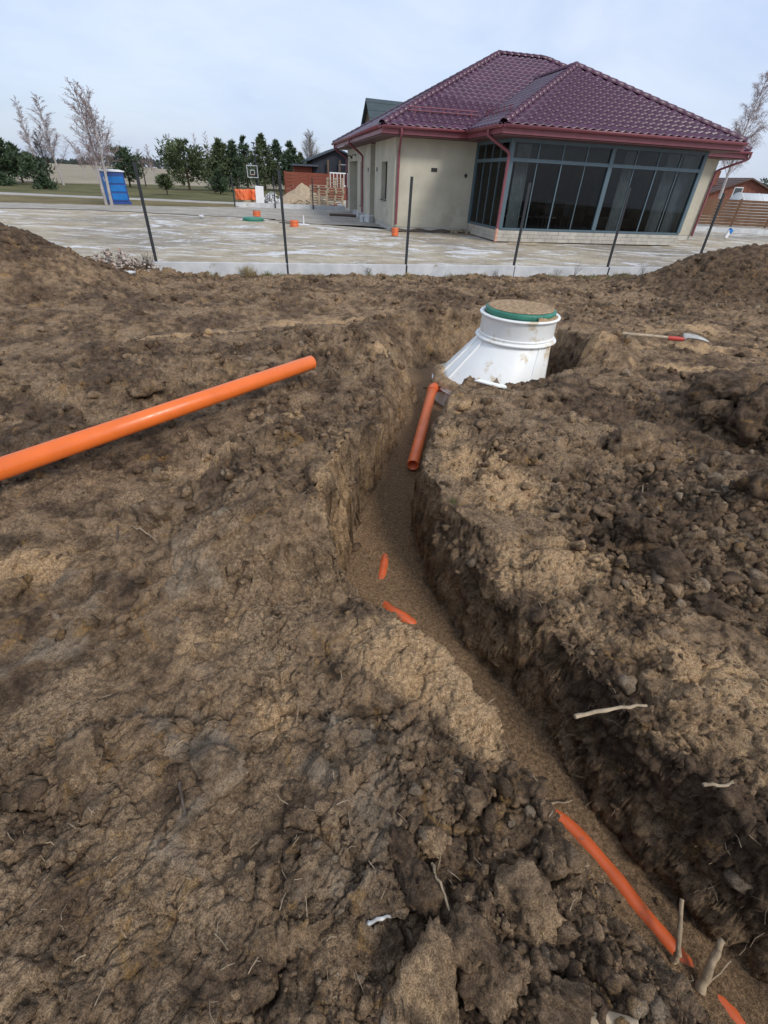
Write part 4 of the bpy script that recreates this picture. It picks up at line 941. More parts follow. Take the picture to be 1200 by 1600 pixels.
for x0 in (3.7, 8.0, 9.8, 10.5):
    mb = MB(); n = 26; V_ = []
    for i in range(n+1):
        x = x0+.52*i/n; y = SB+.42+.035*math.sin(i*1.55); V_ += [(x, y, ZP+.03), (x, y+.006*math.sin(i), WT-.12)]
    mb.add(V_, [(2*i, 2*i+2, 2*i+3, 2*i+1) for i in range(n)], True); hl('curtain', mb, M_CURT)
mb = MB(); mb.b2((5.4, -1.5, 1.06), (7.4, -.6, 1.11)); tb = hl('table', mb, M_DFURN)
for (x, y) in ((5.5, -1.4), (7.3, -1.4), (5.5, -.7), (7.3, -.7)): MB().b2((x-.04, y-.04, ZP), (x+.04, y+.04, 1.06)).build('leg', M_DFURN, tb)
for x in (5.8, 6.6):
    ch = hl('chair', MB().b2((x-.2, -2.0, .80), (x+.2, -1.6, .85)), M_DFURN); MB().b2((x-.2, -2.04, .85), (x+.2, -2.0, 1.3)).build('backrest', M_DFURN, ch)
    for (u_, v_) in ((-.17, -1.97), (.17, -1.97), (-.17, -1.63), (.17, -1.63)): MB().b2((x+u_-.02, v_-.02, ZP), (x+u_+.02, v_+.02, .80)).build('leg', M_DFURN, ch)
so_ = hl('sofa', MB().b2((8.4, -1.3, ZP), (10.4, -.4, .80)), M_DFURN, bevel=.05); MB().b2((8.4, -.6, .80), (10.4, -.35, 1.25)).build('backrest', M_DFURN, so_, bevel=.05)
print('house', time.perf_counter()-T0)

# ------------------------------------------------------------------ trees
M_PINE = plain('pine_needles', (.058, .086, .046), .75, .45, 1.2, .2); M_PINE2 = plain('pine_needles_olive', (.085, .108, .050), .75, .4, 1.2, .2)
M_BARK = plain('pine_bark', (.085, .058, .042), .9, .3, 6, .1); M_BIRCH = plain('birch_bark', (.40, .37, .345), .8, .2, 3, .15, dirt=((.09, .08, .075), 7, .64))
M_BTW = plain('birch_twigs', (.330, .255, .240), .85, .25, 3, .1); M_GTW = plain('grey_twigs', (.20, .175, .150), .85, .25, 3, .1); M_DTW = plain('dark_branches', (.06, .045, .040), .85, .25, 3, .1)
def pine(base, h, r, seed, label, shape='cone', clear=.14, mat_=None, n=None, group='pines and spruces beyond the yard'):
    g = random.Random(seed); t = empty('pine_tree', base); tag(t, label, 'tree', group)
    mb = MB(); mb.tube([(0, 0, -.1), (.02*h*g.uniform(-1, 1), 0, h*.5), (0, 0, h*.93)], [h*.022+.03, h*.014+.02, .02], 7); mb.build('trunk', M_BARK, t)
    V_ = []; F_ = []; nb = int((26 if h > 4 else 16)*(1.2 if shape == 'round' else 1))
    def needle(c, d, L, wd):
        d = d.normalized(); s_ = d.cross(Vector((g.uniform(-1, 1), g.uniform(-1, 1), g.uniform(-1, 1)))).normalized()*wd; k = len(V_)
        V_.extend([c-s_, c+s_, c+d*L]); F_.append((k, k+1, k+2))
    br = MB()
    for i in range(nb*4):
        u = g.random()**.85; z = h*(clear+(1-clear)*u)
        if shape == 'cone': rad = r*1.15*(1-u)**1.05*(.50+.75*g.random())+.08
        else: rad = r*math.sqrt(max(.02, 1-((u-.42)/.60)**2))*(.6+.55*g.random())
        a_ = g.uniform(0, 2*math.pi); tip = Vector((math.cos(a_)*rad, math.sin(a_)*rad, z+rad*g.uniform(.05, .35))); root = Vector((0, 0, z-.1*rad))
        if i % 3 == 0: br.tube([root, root.lerp(tip, .5), tip], [.018+.006*h/5, .014, .006], 3, False)
        m = int(14+rad*14)
        for j in range(m):
            q = root.lerp(tip, .30+.75*g.random())+Vector((g.gauss(0, 1), g.gauss(0, 1), g.gauss(0, .7)))*(.05+.085*rad)
            d = (tip-root).normalized()*.6+Vector((g.gauss(0, .6), g.gauss(0, .6), g.gauss(.35, .5))); needle(q, d, (.17+.06*r)*g.uniform(.7, 1.5), .040+.014*r)
    for j in range(14): needle(Vector((g.gauss(0, .05), g.gauss(0, .05), h*.94+g.uniform(-.3, .05))), Vector((g.gauss(0, .5), g.gauss(0, .5), 1)), .3, .04)
    br.build('branches', M_BARK, t)
    me = np_mesh('crown', np.array(V_, np.float32), np.array(F_, np.int32), mat_ or M_PINE, smooth=False, n=3); link('crown', me, t)
    return t
def bare(base, h, seed, label, name='birch_tree', spread=.25, droop=.25, bark=None, twig=None, start=.22, nb=34, rad=None, lean=(0, 0), group='bare trees', dense=1., cat='tree'):
    g = random.Random(seed); t = empty(name, base); tag(t, label, cat, group); mb = MB(); tw = MB(); r0 = rad or h*.011+.03
    tr = [Vector((lean[0]*u*u*h+.012*h*math.sin(u*5+seed), lean[1]*u*u*h+.012*h*math.cos(u*4+seed), h*u)) for u in [i/9 for i in range(10)]]
    mb.tube(tr, [r0*(1-.92*i/9)+.008 for i in range(10)], 7); mb.build('trunk', bark or M_BIRCH, t)
    for i in range(nb):
        u = start+(1-start)*(i+.5)/nb*.97; k = min(8, int(u*9)); p = tr[k].lerp(tr[k+1], u*9-k); a_ = i*2.4+g.uniform(-.5, .5)
        L_ = h*spread*(1.15-u)*g.uniform(.7, 1.2)+.25; el = g.uniform(.75, 1.2); d = Vector((math.cos(a_)*math.cos(el), math.sin(a_)*math.cos(el), math.sin(el)))
        pts = [p]; 
        for s_ in range(4):
            d = (d+Vector((g.gauss(0, .14), g.gauss(0, .14), g.gauss(-.03, .1)))).normalized(); pts.append(pts[-1]+d*L_/4)
        rb = max(.009, r0*.22*(1.1-u)); tw.tube(pts, [rb*(1-.2*j) for j in range(5)], 4, False)
        for q in range(int((15+8*L_)*dense)):
            w_ = g.uniform(.25, 1)*4; k2 = min(3, int(w_)); s0 = pts[k2].lerp(pts[k2+1], w_-k2); b_ = g.uniform(0, 6.3); e2 = g.uniform(-.1, 1.1)
            dd = Vector((math.cos(b_)*math.cos(e2), math.sin(b_)*math.cos(e2), math.sin(e2)))*.7+d*.5; l2 = L_*g.uniform(.18, .42)
            m1 = s0+dd*l2*.5; e_ = s0+dd*l2+Vector((0, 0, -droop*l2)); tw.tube([s0, m1, e_], [.008, .006, .0045], 3, False)
            for z_ in range(3):
                c_ = m1.lerp(e_, g.random()); tw.tube([c_, c_+Vector((g.gauss(0, .5), g.gauss(0, .5), g.uniform(-droop*1.5, .5)))*l2*.45], [.005, .0035], 3, False)
    tw.build('crown', twig or M_BTW, t); return t
def gp(px, py): p = at(px, py, z=0); return (p.x, p.y, -.04)
def hp(px, py, pt): p = at(px, py, z=0); return top_z((p.x, p.y), pt)
# left edge pines
LP = [(-14, 286, 205, 2.3, 'dark pine cut by the left edge'), (14, 287, 212, 2.3, 'tall dark pine second from the left edge'), (36, 285, 226, 2.1, 'dark pine right of the tall one at the left edge'), (54, 284, 240, 1.9, 'low dark pine at the right end of the left edge row')]
for i, (x, y, yt, r, lb) in enumerate(LP): pine(gp(x, y), hp(x, y, yt), r*1.1, 20+i, lb, 'cone', .16)
pine(gp(8, 289.5), hp(8, 289.5, 272), .7, 31, 'tiny round spruce in the grass at the left edge', 'cone', .02); pine(gp(72, 295), hp(72, 295, 273), .75, 32, 'small bushy spruce in front of the twin birches', 'cone', .02)
pine(gp(204, 292), hp(204, 292, 233), 1.6, 33, 'single pine right of the blue toilet', 'round', .18); pine(gp(262, 304), hp(262, 304, 275), .5, 34, 'thin sapling pine on the lawn', 'round', .35, M_PINE2)
pine(gp(297, 297), hp(297, 297, 222), 2.3, 35, 'broad free standing pine right of the sapling', 'round', .14, M_PINE2)
GP = [(352, 298, 219, 2.0, 'first pine at the left of the pine group'), (372, 299, 222, 1.7, 'second slim pine in the pine group'), (388, 293, 213, 1.9, 'pine just left of the hoop mast'), (415, 297, 211, 2.1, 'tallest pine, right of the hoop mast'),
      (437, 297, 219, 1.8, 'pine before the wooden fence left end'), (457, 299, 222, 1.9, 'last full pine at the right of the pine group'), (472, 296, 240, 1.3, 'low young pine right of the pine group'), (345, 303, 268, .9, 'low bush at the foot of the pine group')]
for i, (x, y, yt, r, lb) in enumerate(GP): pine(gp(x, y), hp(x, y, yt), r*1.15, 50+i, lb, 'cone', .10, M_PINE if i % 3 else M_PINE2)
# bare birches
bare(gp(66, 281), hp(66, 281, 155), 1, 'left one of the tall twin birches', spread=.20, nb=40, dense=1.2); bare(gp(99, 289), hp(99, 289, 147), 2, 'right one of the tall twin birches', spread=.24, nb=42, dense=1.2)
bare(gp(80, 284), hp(80, 284, 208), 3, 'dark leafless tree between the twin birches', 'bare_tree', .34, .1, M_DTW, M_DTW, .2, 34)
bare(gp(168, 319), hp(168, 319, 138), 4, 'left stem of the birch clump before the blue toilet', spread=.30, droop=.1, nb=34, start=.28, lean=(-.03, 0), dense=.9)
bare(gp(176, 320), hp(176, 320, 142), 5, 'right stem of the birch clump before the blue toilet', spread=.28, droop=.1, nb=34, start=.28, lean=(.03, 0), dense=.9)
bare(gp(228, 291), hp(228, 291, 236), 6, 'small bare tree between the single pine and the sapling', 'bare_tree', .36, .0, M_DTW, M_BTW, .25, 20)
bare(gp(241, 284), hp(241, 284, 226), 7, 'slim bare birch behind the small bare tree', spread=.2, nb=24)
bare(gp(275, 280), hp(275, 280, 209), 8, 'pinkish bare birch left of the broad pine', spread=.22, nb=30, dense=1.2); bare(gp(313, 279), hp(313, 279, 208), 9, 'pinkish bare birch behind the broad pine', spread=.2, nb=30, dense=1.2)
bare(gp(330, 280), hp(330, 280, 206), 10, 'pinkish bare birch behind the pine group left end', spread=.2, nb=30, dense=1.2)
bare(gp(133, 279), hp(133, 279, 224), 12, 'low pale birch behind the birch clump', spread=.3, nb=26); bare(gp(152, 280), hp(152, 280, 233), 13, 'faint birch thicket stem behind the blue toilet', spread=.36, nb=26)
bare(gp(487, 289), hp(487, 289, 208), 14, 'round crowned bare tree left of the dark gabled house', 'bare_tree', .42, -.1, M_GTW, M_GTW, .16, 48, dense=1.4)
p_ = at(1112, 338, z=0); bare((p_.x, p_.y, -.05), hp(1112, 338, 112), 15, 'tall weeping birch right of the house', spread=.30, droop=.55, nb=46, start=.28, dense=1.5)
for i, (x, y, yt, r, lb) in enumerate([(1192, 335, 283, 2.4, 'dark pine at the right edge behind the brown fence'), (1170, 331, 292, 1.8, 'dark pine beside the brick house')]): pine(gp(x, y), hp(x, y, yt), r, 80+i, lb, 'round', .1)
# far wood on the horizon
g = random.Random(5); V_ = []; F_ = []
for i in range(9000):
    u = g.random(); x = -1300+2600*u; hh = 7+4*math.sin(x*.013)+3*math.sin(x*.041+1)+3*g.random(); y = 900+60*g.random()+60*math.sin(x*.004); z = g.random()**.8*hh
    k = len(V_); s_ = 2.2*g.uniform(.6, 1.3); V_ += [(x-s_, y, z-1), (x+s_, y+g.uniform(-1, 1), z-1), (x+g.uniform(-1, 1), y, z+s_*1.2)]; F_.append((k, k+1, k+2))
tag(link('far_wood', np_mesh('far_wood', np.array(V_), np.array(F_), plain('far_wood_green', (.050, .062, .055), .9, .3, .05), False, 3)), 'thin dark line of far wood on the horizon', 'wood', kind='stuff')
print('trees', time.perf_counter()-T0)

# ------------------------------------------------------------------ blue toilet
b_ = gp(181, 317.5); hh = hp(181, 317.5, 263); t = empty('portable_toilet', (b_[0]+.15, b_[1], -.02), -.75); t.scale = (.88, .88, 1); tag(t, 'blue portable toilet cabin with a white roof behind the birch clump', 'toilet')
M_BLUE = plain('blue_plastic', (.015, .17, .50), .45, .1, 3); M_BLUE2 = plain('dark_blue_plastic', (.035, .08, .27), .45, .1, 3)
MB().b2((-.54, -.54, .12), (.54, .54, hh*.93)).build('cabin', M_BLUE2, t, bevel=.03); MB().b2((-.60, -.60, 0), (.60, .60, .12)).build('base', M_BLUE2, t)
for z_ in range(3): MB().b2((.541, -.45, .2+z_*hh*.24), (.56, .45, .12+(z_+1)*hh*.24)).build('side_panel', M_BLUE, t, bevel=.01)
dr = MB().b2((-.40, -.565, .16), (.40, -.542, hh*.88)).build('door', M_BLUE, t, bevel=.008); MB().b2((.28, -.60, 1.0), (.34, -.566, 1.2)).build('handle', M_WHITEP, dr)
mb = MB(); V_ = []
for (s_, z_) in ((.60, hh*.93), (.60, hh*.955), (.40, hh*.99), (.0, hh)):
    V_ += [(-s_, -s_, z_), (s_, -s_, z_), (s_, s_, z_), (-s_, s_, z_)]
mb.add(V_, [(i*4+j, i*4+(j+1) % 4, i*4+4+(j+1) % 4, i*4+4+j) for i in range(3) for j in range(4)]); mb.build('roof', M_WHITEP, t)
# ------------------------------------------------------------------ risers in the yard
M_RIS = plain('orange_riser', (.72, .17, .06), .5, .12, 5)
def riser(px, py, r, h, label, lid_=None):
    p = at(px, py, z=.03); t = empty('pipe_riser', (p.x, p.y, -.02)); tag(t, label, 'riser', 'orange inspection risers in the yard')
    for k in range(5): MB().lathe([(r*.93, h*k/5), (r, h*k/5+.01), (r, h*(k+.75)/5), (r*.93, h*(k+1)/5)], 20).build('corrugation', M_RIS, t)
    mb = MB(); mb.lathe([(r*.95, h), (r*.95, h+.02), (.001, h+.022)], 20); mb.build('cap', lid_ or M_RIS, t); return t
riser(402, 342, .17, .36, 'grey capped orange riser behind the green cover', plain('grey_cap', (.20, .19, .18), .6)); riser(460, 354, .17, .24, 'orange riser beside the second fence post')
riser(617, 366, .13, .24, 'orange riser at the foot of the house corner downpipe')
p = at(396, 345, z=.05); t = empty('manhole_cover', (p.x, p.y, .05)); tag(t, 'dark green round cover lying in front of the grey capped riser', 'cover'); mb = MB(); mb.lathe([(.40, 0), (.43, .03), (.43, .10), (.38, .13), (.001, .14)], 28); mb.build('cover_disc', M_LID, t); mb = MB(); mb.lathe([(.44, -.03), (.48, -.03), (.48, .02), (.44, .02)], 28); mb.build('cover_rim', M_LID, t)
p = at(473, 352, z=0); mb = MB(); mb.b2((-.28, -.2, 0), (.28, .2, .04)); mb.tube([(.05, 0, .04), (.05, 0, .35)], .02, 8); o = mb.build('plastic_plate', M_WHITEP, None, (p.x, p.y, .0)); tag(o, 'white plate with a thin stub right of the second riser', 'plate')
p = at(446, 351, z=0); o = MB().box((0, 0, .05), (.5, .08, .06), .2).build('dark_plank', M_TWIG, None, (p.x, p.y, .0)); tag(o, 'short dark plank left of the second riser', 'plank')
p = at(315, 340, z=0); V0, F0 = clod_shape(2, 900, .3); o = link('stone', np_mesh('stone', V0*.16, F0, M_CONC, n=3), None, (p.x, p.y, .05)); tag(o, 'pale broken stone lying on the gravel edge left of the green cover', 'stone')
# ------------------------------------------------------------------ far side of the yard
kb = at(368, 322, z=0); ke = at(540, 328, z=0); d_ = (ke-kb); L = d_.length; an = math.atan2(d_.y, d_.x)
t = empty('back_kerb', (kb.x, kb.y, -.02), an); tag(t, 'low pale kerb of concrete panels at the far side of the yard', 'kerb')
for k in range(3): MB().b2((L*k/3+.01, -.04, -.1), (L*(k+1)/3-.01, .04, .22)).build('kerb_panel', M_CONC, t)
for px, lb in ((367.5, 'far thin post at the left end of the back kerb'), (429, 'far thin post before the white rubble'), (488, 'far thin post before the sand pile')):
    u = (px-368)/172; p = kb.lerp(ke, max(0, u)); t = empty('fence_post', (p.x, p.y, 0)); tag(t, lb, 'post', 'thin posts on the back kerb'); MB().b2((-.03, -.12, -.1), (.03, -.06, 1.55)).build('post_tube', M_POST, t); MB().b2((-.033, -.123, 1.55), (.033, -.057, 1.565)).build('post_cap', M_POST, t)
# orange wrapped bundles
M_OW = plain('orange_sheet', (.80, .17, .055), .45, .12, 4, .5, dirt=((.85, .50, .40), 5, .66))  # the dirt entry here is pale glints painted onto the wrapping
for k, (x0, x1, lb) in enumerate(((369, 385, 'left one of two orange wrapped bundles by the white panel'), (387, 403, 'right one of two orange wrapped bundles, touching the white panel'))):
    a_ = at(x0, 314, z=0); c_ = at(x1, 315, z=0); w_ = (c_-a_).length; h_ = top_z(a_, 294.5)
    t = empty('wrapped_bundle', (a_.x, a_.y, -.02), math.atan2(c_.y-a_.y, c_.x-a_.x)); tag(t, lb, 'bundle', 'orange wrapped bundles')
    n = 12; V_ = []
    for i in range(n+1):
        for j in range(7): V_.append((w_*i/n, -.04*math.sin(i*1.9)-.03*math.sin(j*1.3+i)-.10*math.sin(math.pi*i/n), .12+(h_-.12)*j/6))
    for i in range(n+1): V_.append((w_*i/n, .7, h_-.03))
    for i in range(n+1): V_.append((w_*i/n, .7, .12))
    F_ = [(i*7+j, (i+1)*7+j, (i+1)*7+j+1, i*7+j+1) for i in range(n) for j in range(6)]; q_ = (n+1)*7
    F_ += [(i*7+6, (i+1)*7+6, q_+i+1, q_+i) for i in range(n)]+[(q_+i, q_+i+1, q_+n+1+i+1, q_+n+1+i) for i in range(n)]+[(*[j for j in range(7)], q_, q_+n+1), (*[n*7+j for j in range(6, -1, -1)], q_+n+1+n, q_+n)]
    MB().add(V_, F_, True).build('wrapping', M_OW, t); MB().b2((.02, .0, 0), (w_-.02, .68, .12)).build('pallet', M_WOOD, t)
a_ = at(407, 320, z=0); o = MB().b2((-.26, -.06, 0), (.26, .06, top_z(a_, 290))).build('white_panel', M_WHITEP, None, (a_.x, a_.y, -.02), bevel=.02); o.rotation_euler = (-.05, .03, .2); tag(o, 'tall white panel standing beside the orange bundles', 'panel')
def pile(name, px, py, w_, d_, h_, n, m, label, seed, cat, sz=(.1, .3)):
    p = at(px, py, z=0); g = random.Random(seed); Vs, Fs = [], []; k0 = 0; lib = [clod_shape(1, 950+k, .3) for k in range(6)]
    for i in range(n):
        v, f = lib[i % 6]; u = g.gauss(0, .42); w2 = g.gauss(0, .42); z = h_*max(0, 1-math.hypot(u, w2))*g.random()
        R_ = np.array(Matrix.Rotation(g.uniform(0, 6), 3, Vector((g.gauss(0, 1), g.gauss(0, 1), g.gauss(0, 1))).normalized()), np.float32)
        Vs.append((v*np.array([1, .8, .45], np.float32)*g.uniform(*sz))@R_.T+np.array([u*w_, w2*d_, z], np.float32)); Fs.append(f+k0); k0 += len(v)
    me = np_mesh(name, np.concatenate(Vs), np.concatenate(Fs), m, False, 3); o = link(name, me, None, (p.x, p.y, 0)); return tag(o, label, cat, kind='stuff')
M_RUB = plain('white_rubble', (.55, .55, .54), .85, .35, 2.4); pile('white_rubble', 425, 319, 1.0, .8, .9, 130, M_RUB, 'pile of white broken building rubble', 3, 'rubble', (.08, .28))
# sand pile
def heap_mesh(name, px, py, rx, ry, h_, m, seed):
    p = at(px, py, z=0); n, k = 48, 16; V_ = [(0, 0, h_)]; F_ = []
    for i in range(1, k+1):
        u = i/k
        for j in range(n):
            a_ = 2*math.pi*j/n; V_.append((rx*u*math.cos(a_), ry*u*math.sin(a_), h_*(1-u)**1.15-.05*u))
    A_ = np.array(V_, np.float32); A_[:, 2] += .10*h_*fbm(A_*1.3+seed, 4); A_[:, 0] += .1*rx*fbm(A_*.9+seed+7, 3)
    MBx = MB().add(A_.tolist(), [(0, 1+j, 1+(j+1) % n) for j in range(n)]+[(1+(i-1)*n+j, 1+i*n+j, 1+i*n+(j+1) % n, 1+(i-1)*n+(j+1) % n) for i in range(1, k) for j in range(n)], True)
    return MBx.build(name, m, None, (p.x, p.y, -.02))
tag(heap_mesh('sand_pile', 474, 317, 2.3, 1.8, 1.25, plain('pile_sand', (.40, .31, .21), .95, .15, 4, .1, bump=.4), 4), 'pale sand pile in front of the red wooden fence', 'sand')
g = random.Random(9)
for k in range(14):
    p = at(455+g.uniform(0, 34), 319.5+g.uniform(-1, 2.5), z=0); o = MB().box((0, 0, .08), (g.uniform(.25, .6), g.uniform(.08, .16), g.uniform(.05, .12)), g.uniform(0, 3)).build('firewood_piece', M_WOOD, None, (p.x, p.y, g.uniform(-.02, .16))); o.rotation_euler = (g.uniform(-.5, .5), g.uniform(-.5, .5), 0)
    tag(o, 'split wood offcut at the foot of the sand pile', 'wood', 'wood offcuts by the sand pile')
# pallets
pm = MB(); 
for k in range(5): pm.b2((-.6, -.4+.175*k, .12), (.6, -.4+.175*k+.10, .142))
for y in (-.4, -.05, .3): pm.b2((-.6, y, .0), (.6, y+.10, .022)); [pm.b2((x, y, .022), (x+.14, y+.10, .12)) for x in (-.6, -.07, .46)]
M_PAL = plain('pallet_wood', (.38, .30, .21), .85, .3, 4); me_p = pm.mesh('pallet', M_PAL)
for (px, n, lb) in ((499, 8, 'wooden pallet in the lower left stack by the sand pile'), (524, 11, 'wooden pallet in the taller stack against the house')):
    p = at(px, 321.5, z=0)
    ORD = ['lowest', 'second', 'third', 'fourth', 'fifth', 'sixth', 'seventh', 'eighth', 'ninth', 'tenth', 'topmost']
    for k in range(n):
        o = link('pallet', me_p, None, (p.x+g.uniform(-.04, .04), p.y+g.uniform(-.04, .04), .0+.147*k)); o.rotation_euler = (0, 0, .15+g.uniform(-.05, .05)); tag(o, lb.replace('wooden pallet', ('topmost' if k == n-1 else ORD[k])+(' wooden pallet' if k in (0, n-1) else ' wooden pallet from the ground')), 'pallet', lb.replace('wooden pallet in', 'pallets in'))
# concrete chips and blocks by the house wall
for k, (px, py, s_, lb) in enumerate(((556, 335, .22, 'first grey block by the garage wall'), (563, 340, .26, 'second grey block along the left house wall'), (570, 346, .28, 'third grey block by the recess'), (577, 347, .30, 'tilted grey block nearest the recess opening'), (524, 324.5, .2, 'small red block by the pallets'), (532, 325.5, .22, 'broken pale block by the far downpipe'))):
    p = at(px, py, z=0); o = MB().box((0, 0, s_*.5), (s_*1.5, s_, s_), .3*k).build('concrete_block', M_CONC if k != 4 else plain('red_block', (.35, .10, .06), .85), None, (p.x, p.y, -.02), bevel=.015); o.rotation_euler = (.1*(k % 3), .12*(k % 2), 0); tag(o, lb, 'block', 'loose blocks along the house')
p = at(541, 338, z=0); o = MB().tube([(-.9, 0, .04), (0, .02, .05), (.9, -.02, .04)], .06, 8).build('black_pipe', M_TWIG, None, (p.x, p.y, 0)); tag(o, 'black pipe lying on the gravel before the garage', 'pipe')
# membrane strip at the wall foot and a pallet by the sunroom
mb = MB(); V_ = []; 
for i in range(31): V_ += [(-.1+3.3*i/30, -.10-.05*math.sin(i*.9)-.12*(i < 5), .0), (-.1+3.3*i/30, .01, .07+.03*math.sin(i*.7))]
mb.add(V_, [(2*i, 2*i+2, 2*i+3, 2*i+1) for i in range(30)]); o = mb.build('membrane_strip', M_TWIG, None, (HA[0], HA[1], .0)); o.rotation_euler = (0, 0, HANG); tag(o, 'black foundation membrane curling along the foot of the house wall', 'membrane')
p = at(722, 363.5, z=0); o = link('pallet', me_p, None, (p.x, p.y, -.02)); o.rotation_euler = (0, 0, .4); o.scale = (.9, .9, .7); tag(o, 'single wooden pallet lying by the sunroom corner', 'pallet')
p = at(818, 381, z=0); o = link('plank', MB().b2((-.6, -.05, 0), (.6, .05, .04)).mesh('plank', M_PAL), None, (p.x, p.y, 0)); o.rotation_euler = (0, 0, .25); tag(o, 'plank on the sand before the left glazed bay', 'plank')
# hoop and lamp mast
p = at(404, 300, z=0); h_ = hp(404, 300, 224); t = empty('lamp_mast', (p.x, p.y, 0)); tag(t, 'tall thin dark mast rising among the pines', 'mast'); mb = MB(); mb.tube([(0, 0, 0), (0, 0, h_)], [.10, .05], 8); mb.build('pole', M_POST, t); MB().b2((-.12, -.5, h_-.02), (.12, .1, h_+.08)).build('lamp_head', M_POST, t)
p = at(398, 302, z=0); t = empty('basketball_hoop', (p.x, p.y, 0), .1); tag(t, 'basketball hoop with a white framed backboard before the pines', 'hoop'); zc = hp(398, 302, 268); pxw = p.y/700*1.2
MB().tube([(.25, .5, 0), (.25, .5, zc-.3), (.0, .05, zc)], .06, 8).build('pole', M_POST, t)
bb = MB().b2((-.62, -.02, zc-.5), (.62, .02, zc-.43)).b2((-.62, -.02, zc+.43), (.62, .02, zc+.5)).b2((-.62, -.02, zc-.43), (-.55, .02, zc+.43)).b2((.55, -.02, zc-.43), (.62, .02, zc+.43)).b2((-.25, -.02, zc-.28), (.25, .02, zc-.22)).b2((-.25, -.02, zc+.08), (.25, .02, zc+.14)).b2((-.25, -.02, zc-.22), (-.19, .02, zc+.08)).b2((.19, -.02, zc-.22), (.25, .02, zc+.08)).build('backboard', plain('backboard_grey', (.50, .51, .53), .5), t); t.scale = (.85, .85, 1)
MB().b2((-.55, .021, zc-.43), (.55, .03, zc+.43)).build('board_pane', glass('board_pane', (.95, .96, .97), .0), t); mb = MB(); mb.tube([(.22*math.cos(q), -.28+.22*math.sin(q), zc-.25) for q in [i*math.pi/8 for i in range(17)]], .015, 6, False); mb.build('ring', M_ORANGE, t)
# red wooden fence
M_REDW = plain('red_brown_boards', (.215, .068, .045), .8, .2, 2.5, .2, stretch=(.3, .3, 5))
def board_fence(a_, b_, h_, nb, label, m, seed, post=2.5, name='board_fence', z0=.05):
    d_ = Vector((b_[0]-a_[0], b_[1]-a_[1], 0)); L = d_.length; t = empty(name, (a_[0], a_[1], 0), math.atan2(d_.y, d_.x)); tag(t, label, 'fence'); n = max(1, int(L/post)); g = random.Random(seed)
    for i in range(n+1): MB().b2((L*i/n-.05, -.03, 0), (L*i/n+.05, .07, h_+.03)).build('post', m, t)
    me_ = MB().b2((.0, -.055, 0), (L/n-.01, -.032, h_/nb*.86)).mesh('board', m)
    for i in range(n):
        for j in range(nb): link('board', me_, t, (L*i/n+.005, g.uniform(-.006, .006), z0+j*(h_-z0)/nb))
    return t
board_fence(at(447, 306, z=0), at(548, 308, z=0), 1.9, 7, 'red brown horizontal board fence behind the sand pile', M_REDW, 2)
M_BRF = plain('brown_boards', (.150, .085, .050), .8, .2, 2.5, .2)
board_fence(at(1088, 351, z=0), at(1300, 361, z=0), 1.55, 9, 'brown horizontal board fence on the right beyond the yard', M_BRF, 3)
a_ = at(1085, 360, z=0); c_ = at(1300, 371, z=0); d_ = c_-a_; t = empty('road_kerb', (a_.x, a_.y, -.03), math.atan2(d_.y, d_.x)); tag(t, 'pale kerb running before the brown board fence', 'kerb')
for k in range(4): MB().b2((d_.length*k/4+.01, 0, 0), (d_.length*(k+1)/4-.01, .2, .22)).build('kerb_panel', M_CONC, t)
p = at(1134, 372, z=0); t = empty('marker_bag', (p.x, p.y, 0), .3); tag(t, 'small blue and white bag on the sand beyond the rightmost post', 'bag'); MB().box((0, 0, .16), (.18, .12, .34), M=Matrix.Rotation(.3, 3, 'Y')).build('white_side', M_WHITEP, t, bevel=.03); MB().box((.10, .0, .30), (.22, .14, .2), M=Matrix.Rotation(.5, 3, 'Y')).build('blue_side', M_BLUE, t, bevel=.03)
# ------------------------------------------------------------------ neighbouring houses
def gable_house(name, base, rz, w_, d_, hw, hr, mw, mr, label, ov=.4, wins=(), chim=None, mg=None):
    t = empty(name, base, rz); tag(t, label, 'house'); V_ = [(-w_/2, 0, 0), (w_/2, 0, 0), (w_/2, 0, hw), (0, 0, hr), (-w_/2, 0, hw)]; V_ += [(x, d_, z) for (x, y, z) in V_]
    MB().add(V_, [(0, 1, 2, 3, 4), (9, 8, 7, 6, 5), (0, 4, 9, 5), (1, 6, 7, 2), (4, 3, 8, 9), (3, 2, 7, 8)]).build('wall', mw, t)
    k = (hr-hw)/(w_/2); rf = None
    for s_ in (-1, 1):
        x1 = s_*(w_/2+ov); z1 = hw-ov*k; P_ = [(0, -ov, hr+.02), (x1, -ov, z1+.02), (x1, d_+ov, z1+.02), (0, d_+ov, hr+.02)]; Q_ = [(x, y, z+.14) for (x, y, z) in P_]
        F_ = [(0, 1, 2, 3), (7, 6, 5, 4), (0, 4, 5, 1), (1, 5, 6, 2), (2, 6, 7, 3), (3, 7, 4, 0)]; rf = MB().add(P_+Q_, F_ if s_ > 0 else [f[::-1] for f in F_]).build('roof', mr, t)
        nn = 9
        for q in range(nn):                                                 # sheet courses
            u = (q+.5)/nn; MB().tube([(x1*u, -ov, hr+(z1-hr)*u+.165), (x1*u, d_+ov, hr+(z1-hr)*u+.165)], .03, 5).build('roof_course', mr, rf)
    for (x, z, ww, wh) in wins:
        f_ = MB().b2((x-ww/2-.08, -.05, z-wh/2-.08), (x+ww/2+.08, .02, z+wh/2+.08)).build('window', M_WHITEP, t); MB().b2((x-ww/2, -.065, z-wh/2), (x+ww/2, -.051, z+wh/2)).build('pane', plain('far_pane', (.06, .07, .08), .15, .1), f_)
    if chim: MB().b2((chim[0]-.35, chim[1], hr-1.2), (chim[0]+.35, chim[1]+.6, hr+.7)).build('chimney', mw, rf)
    return t
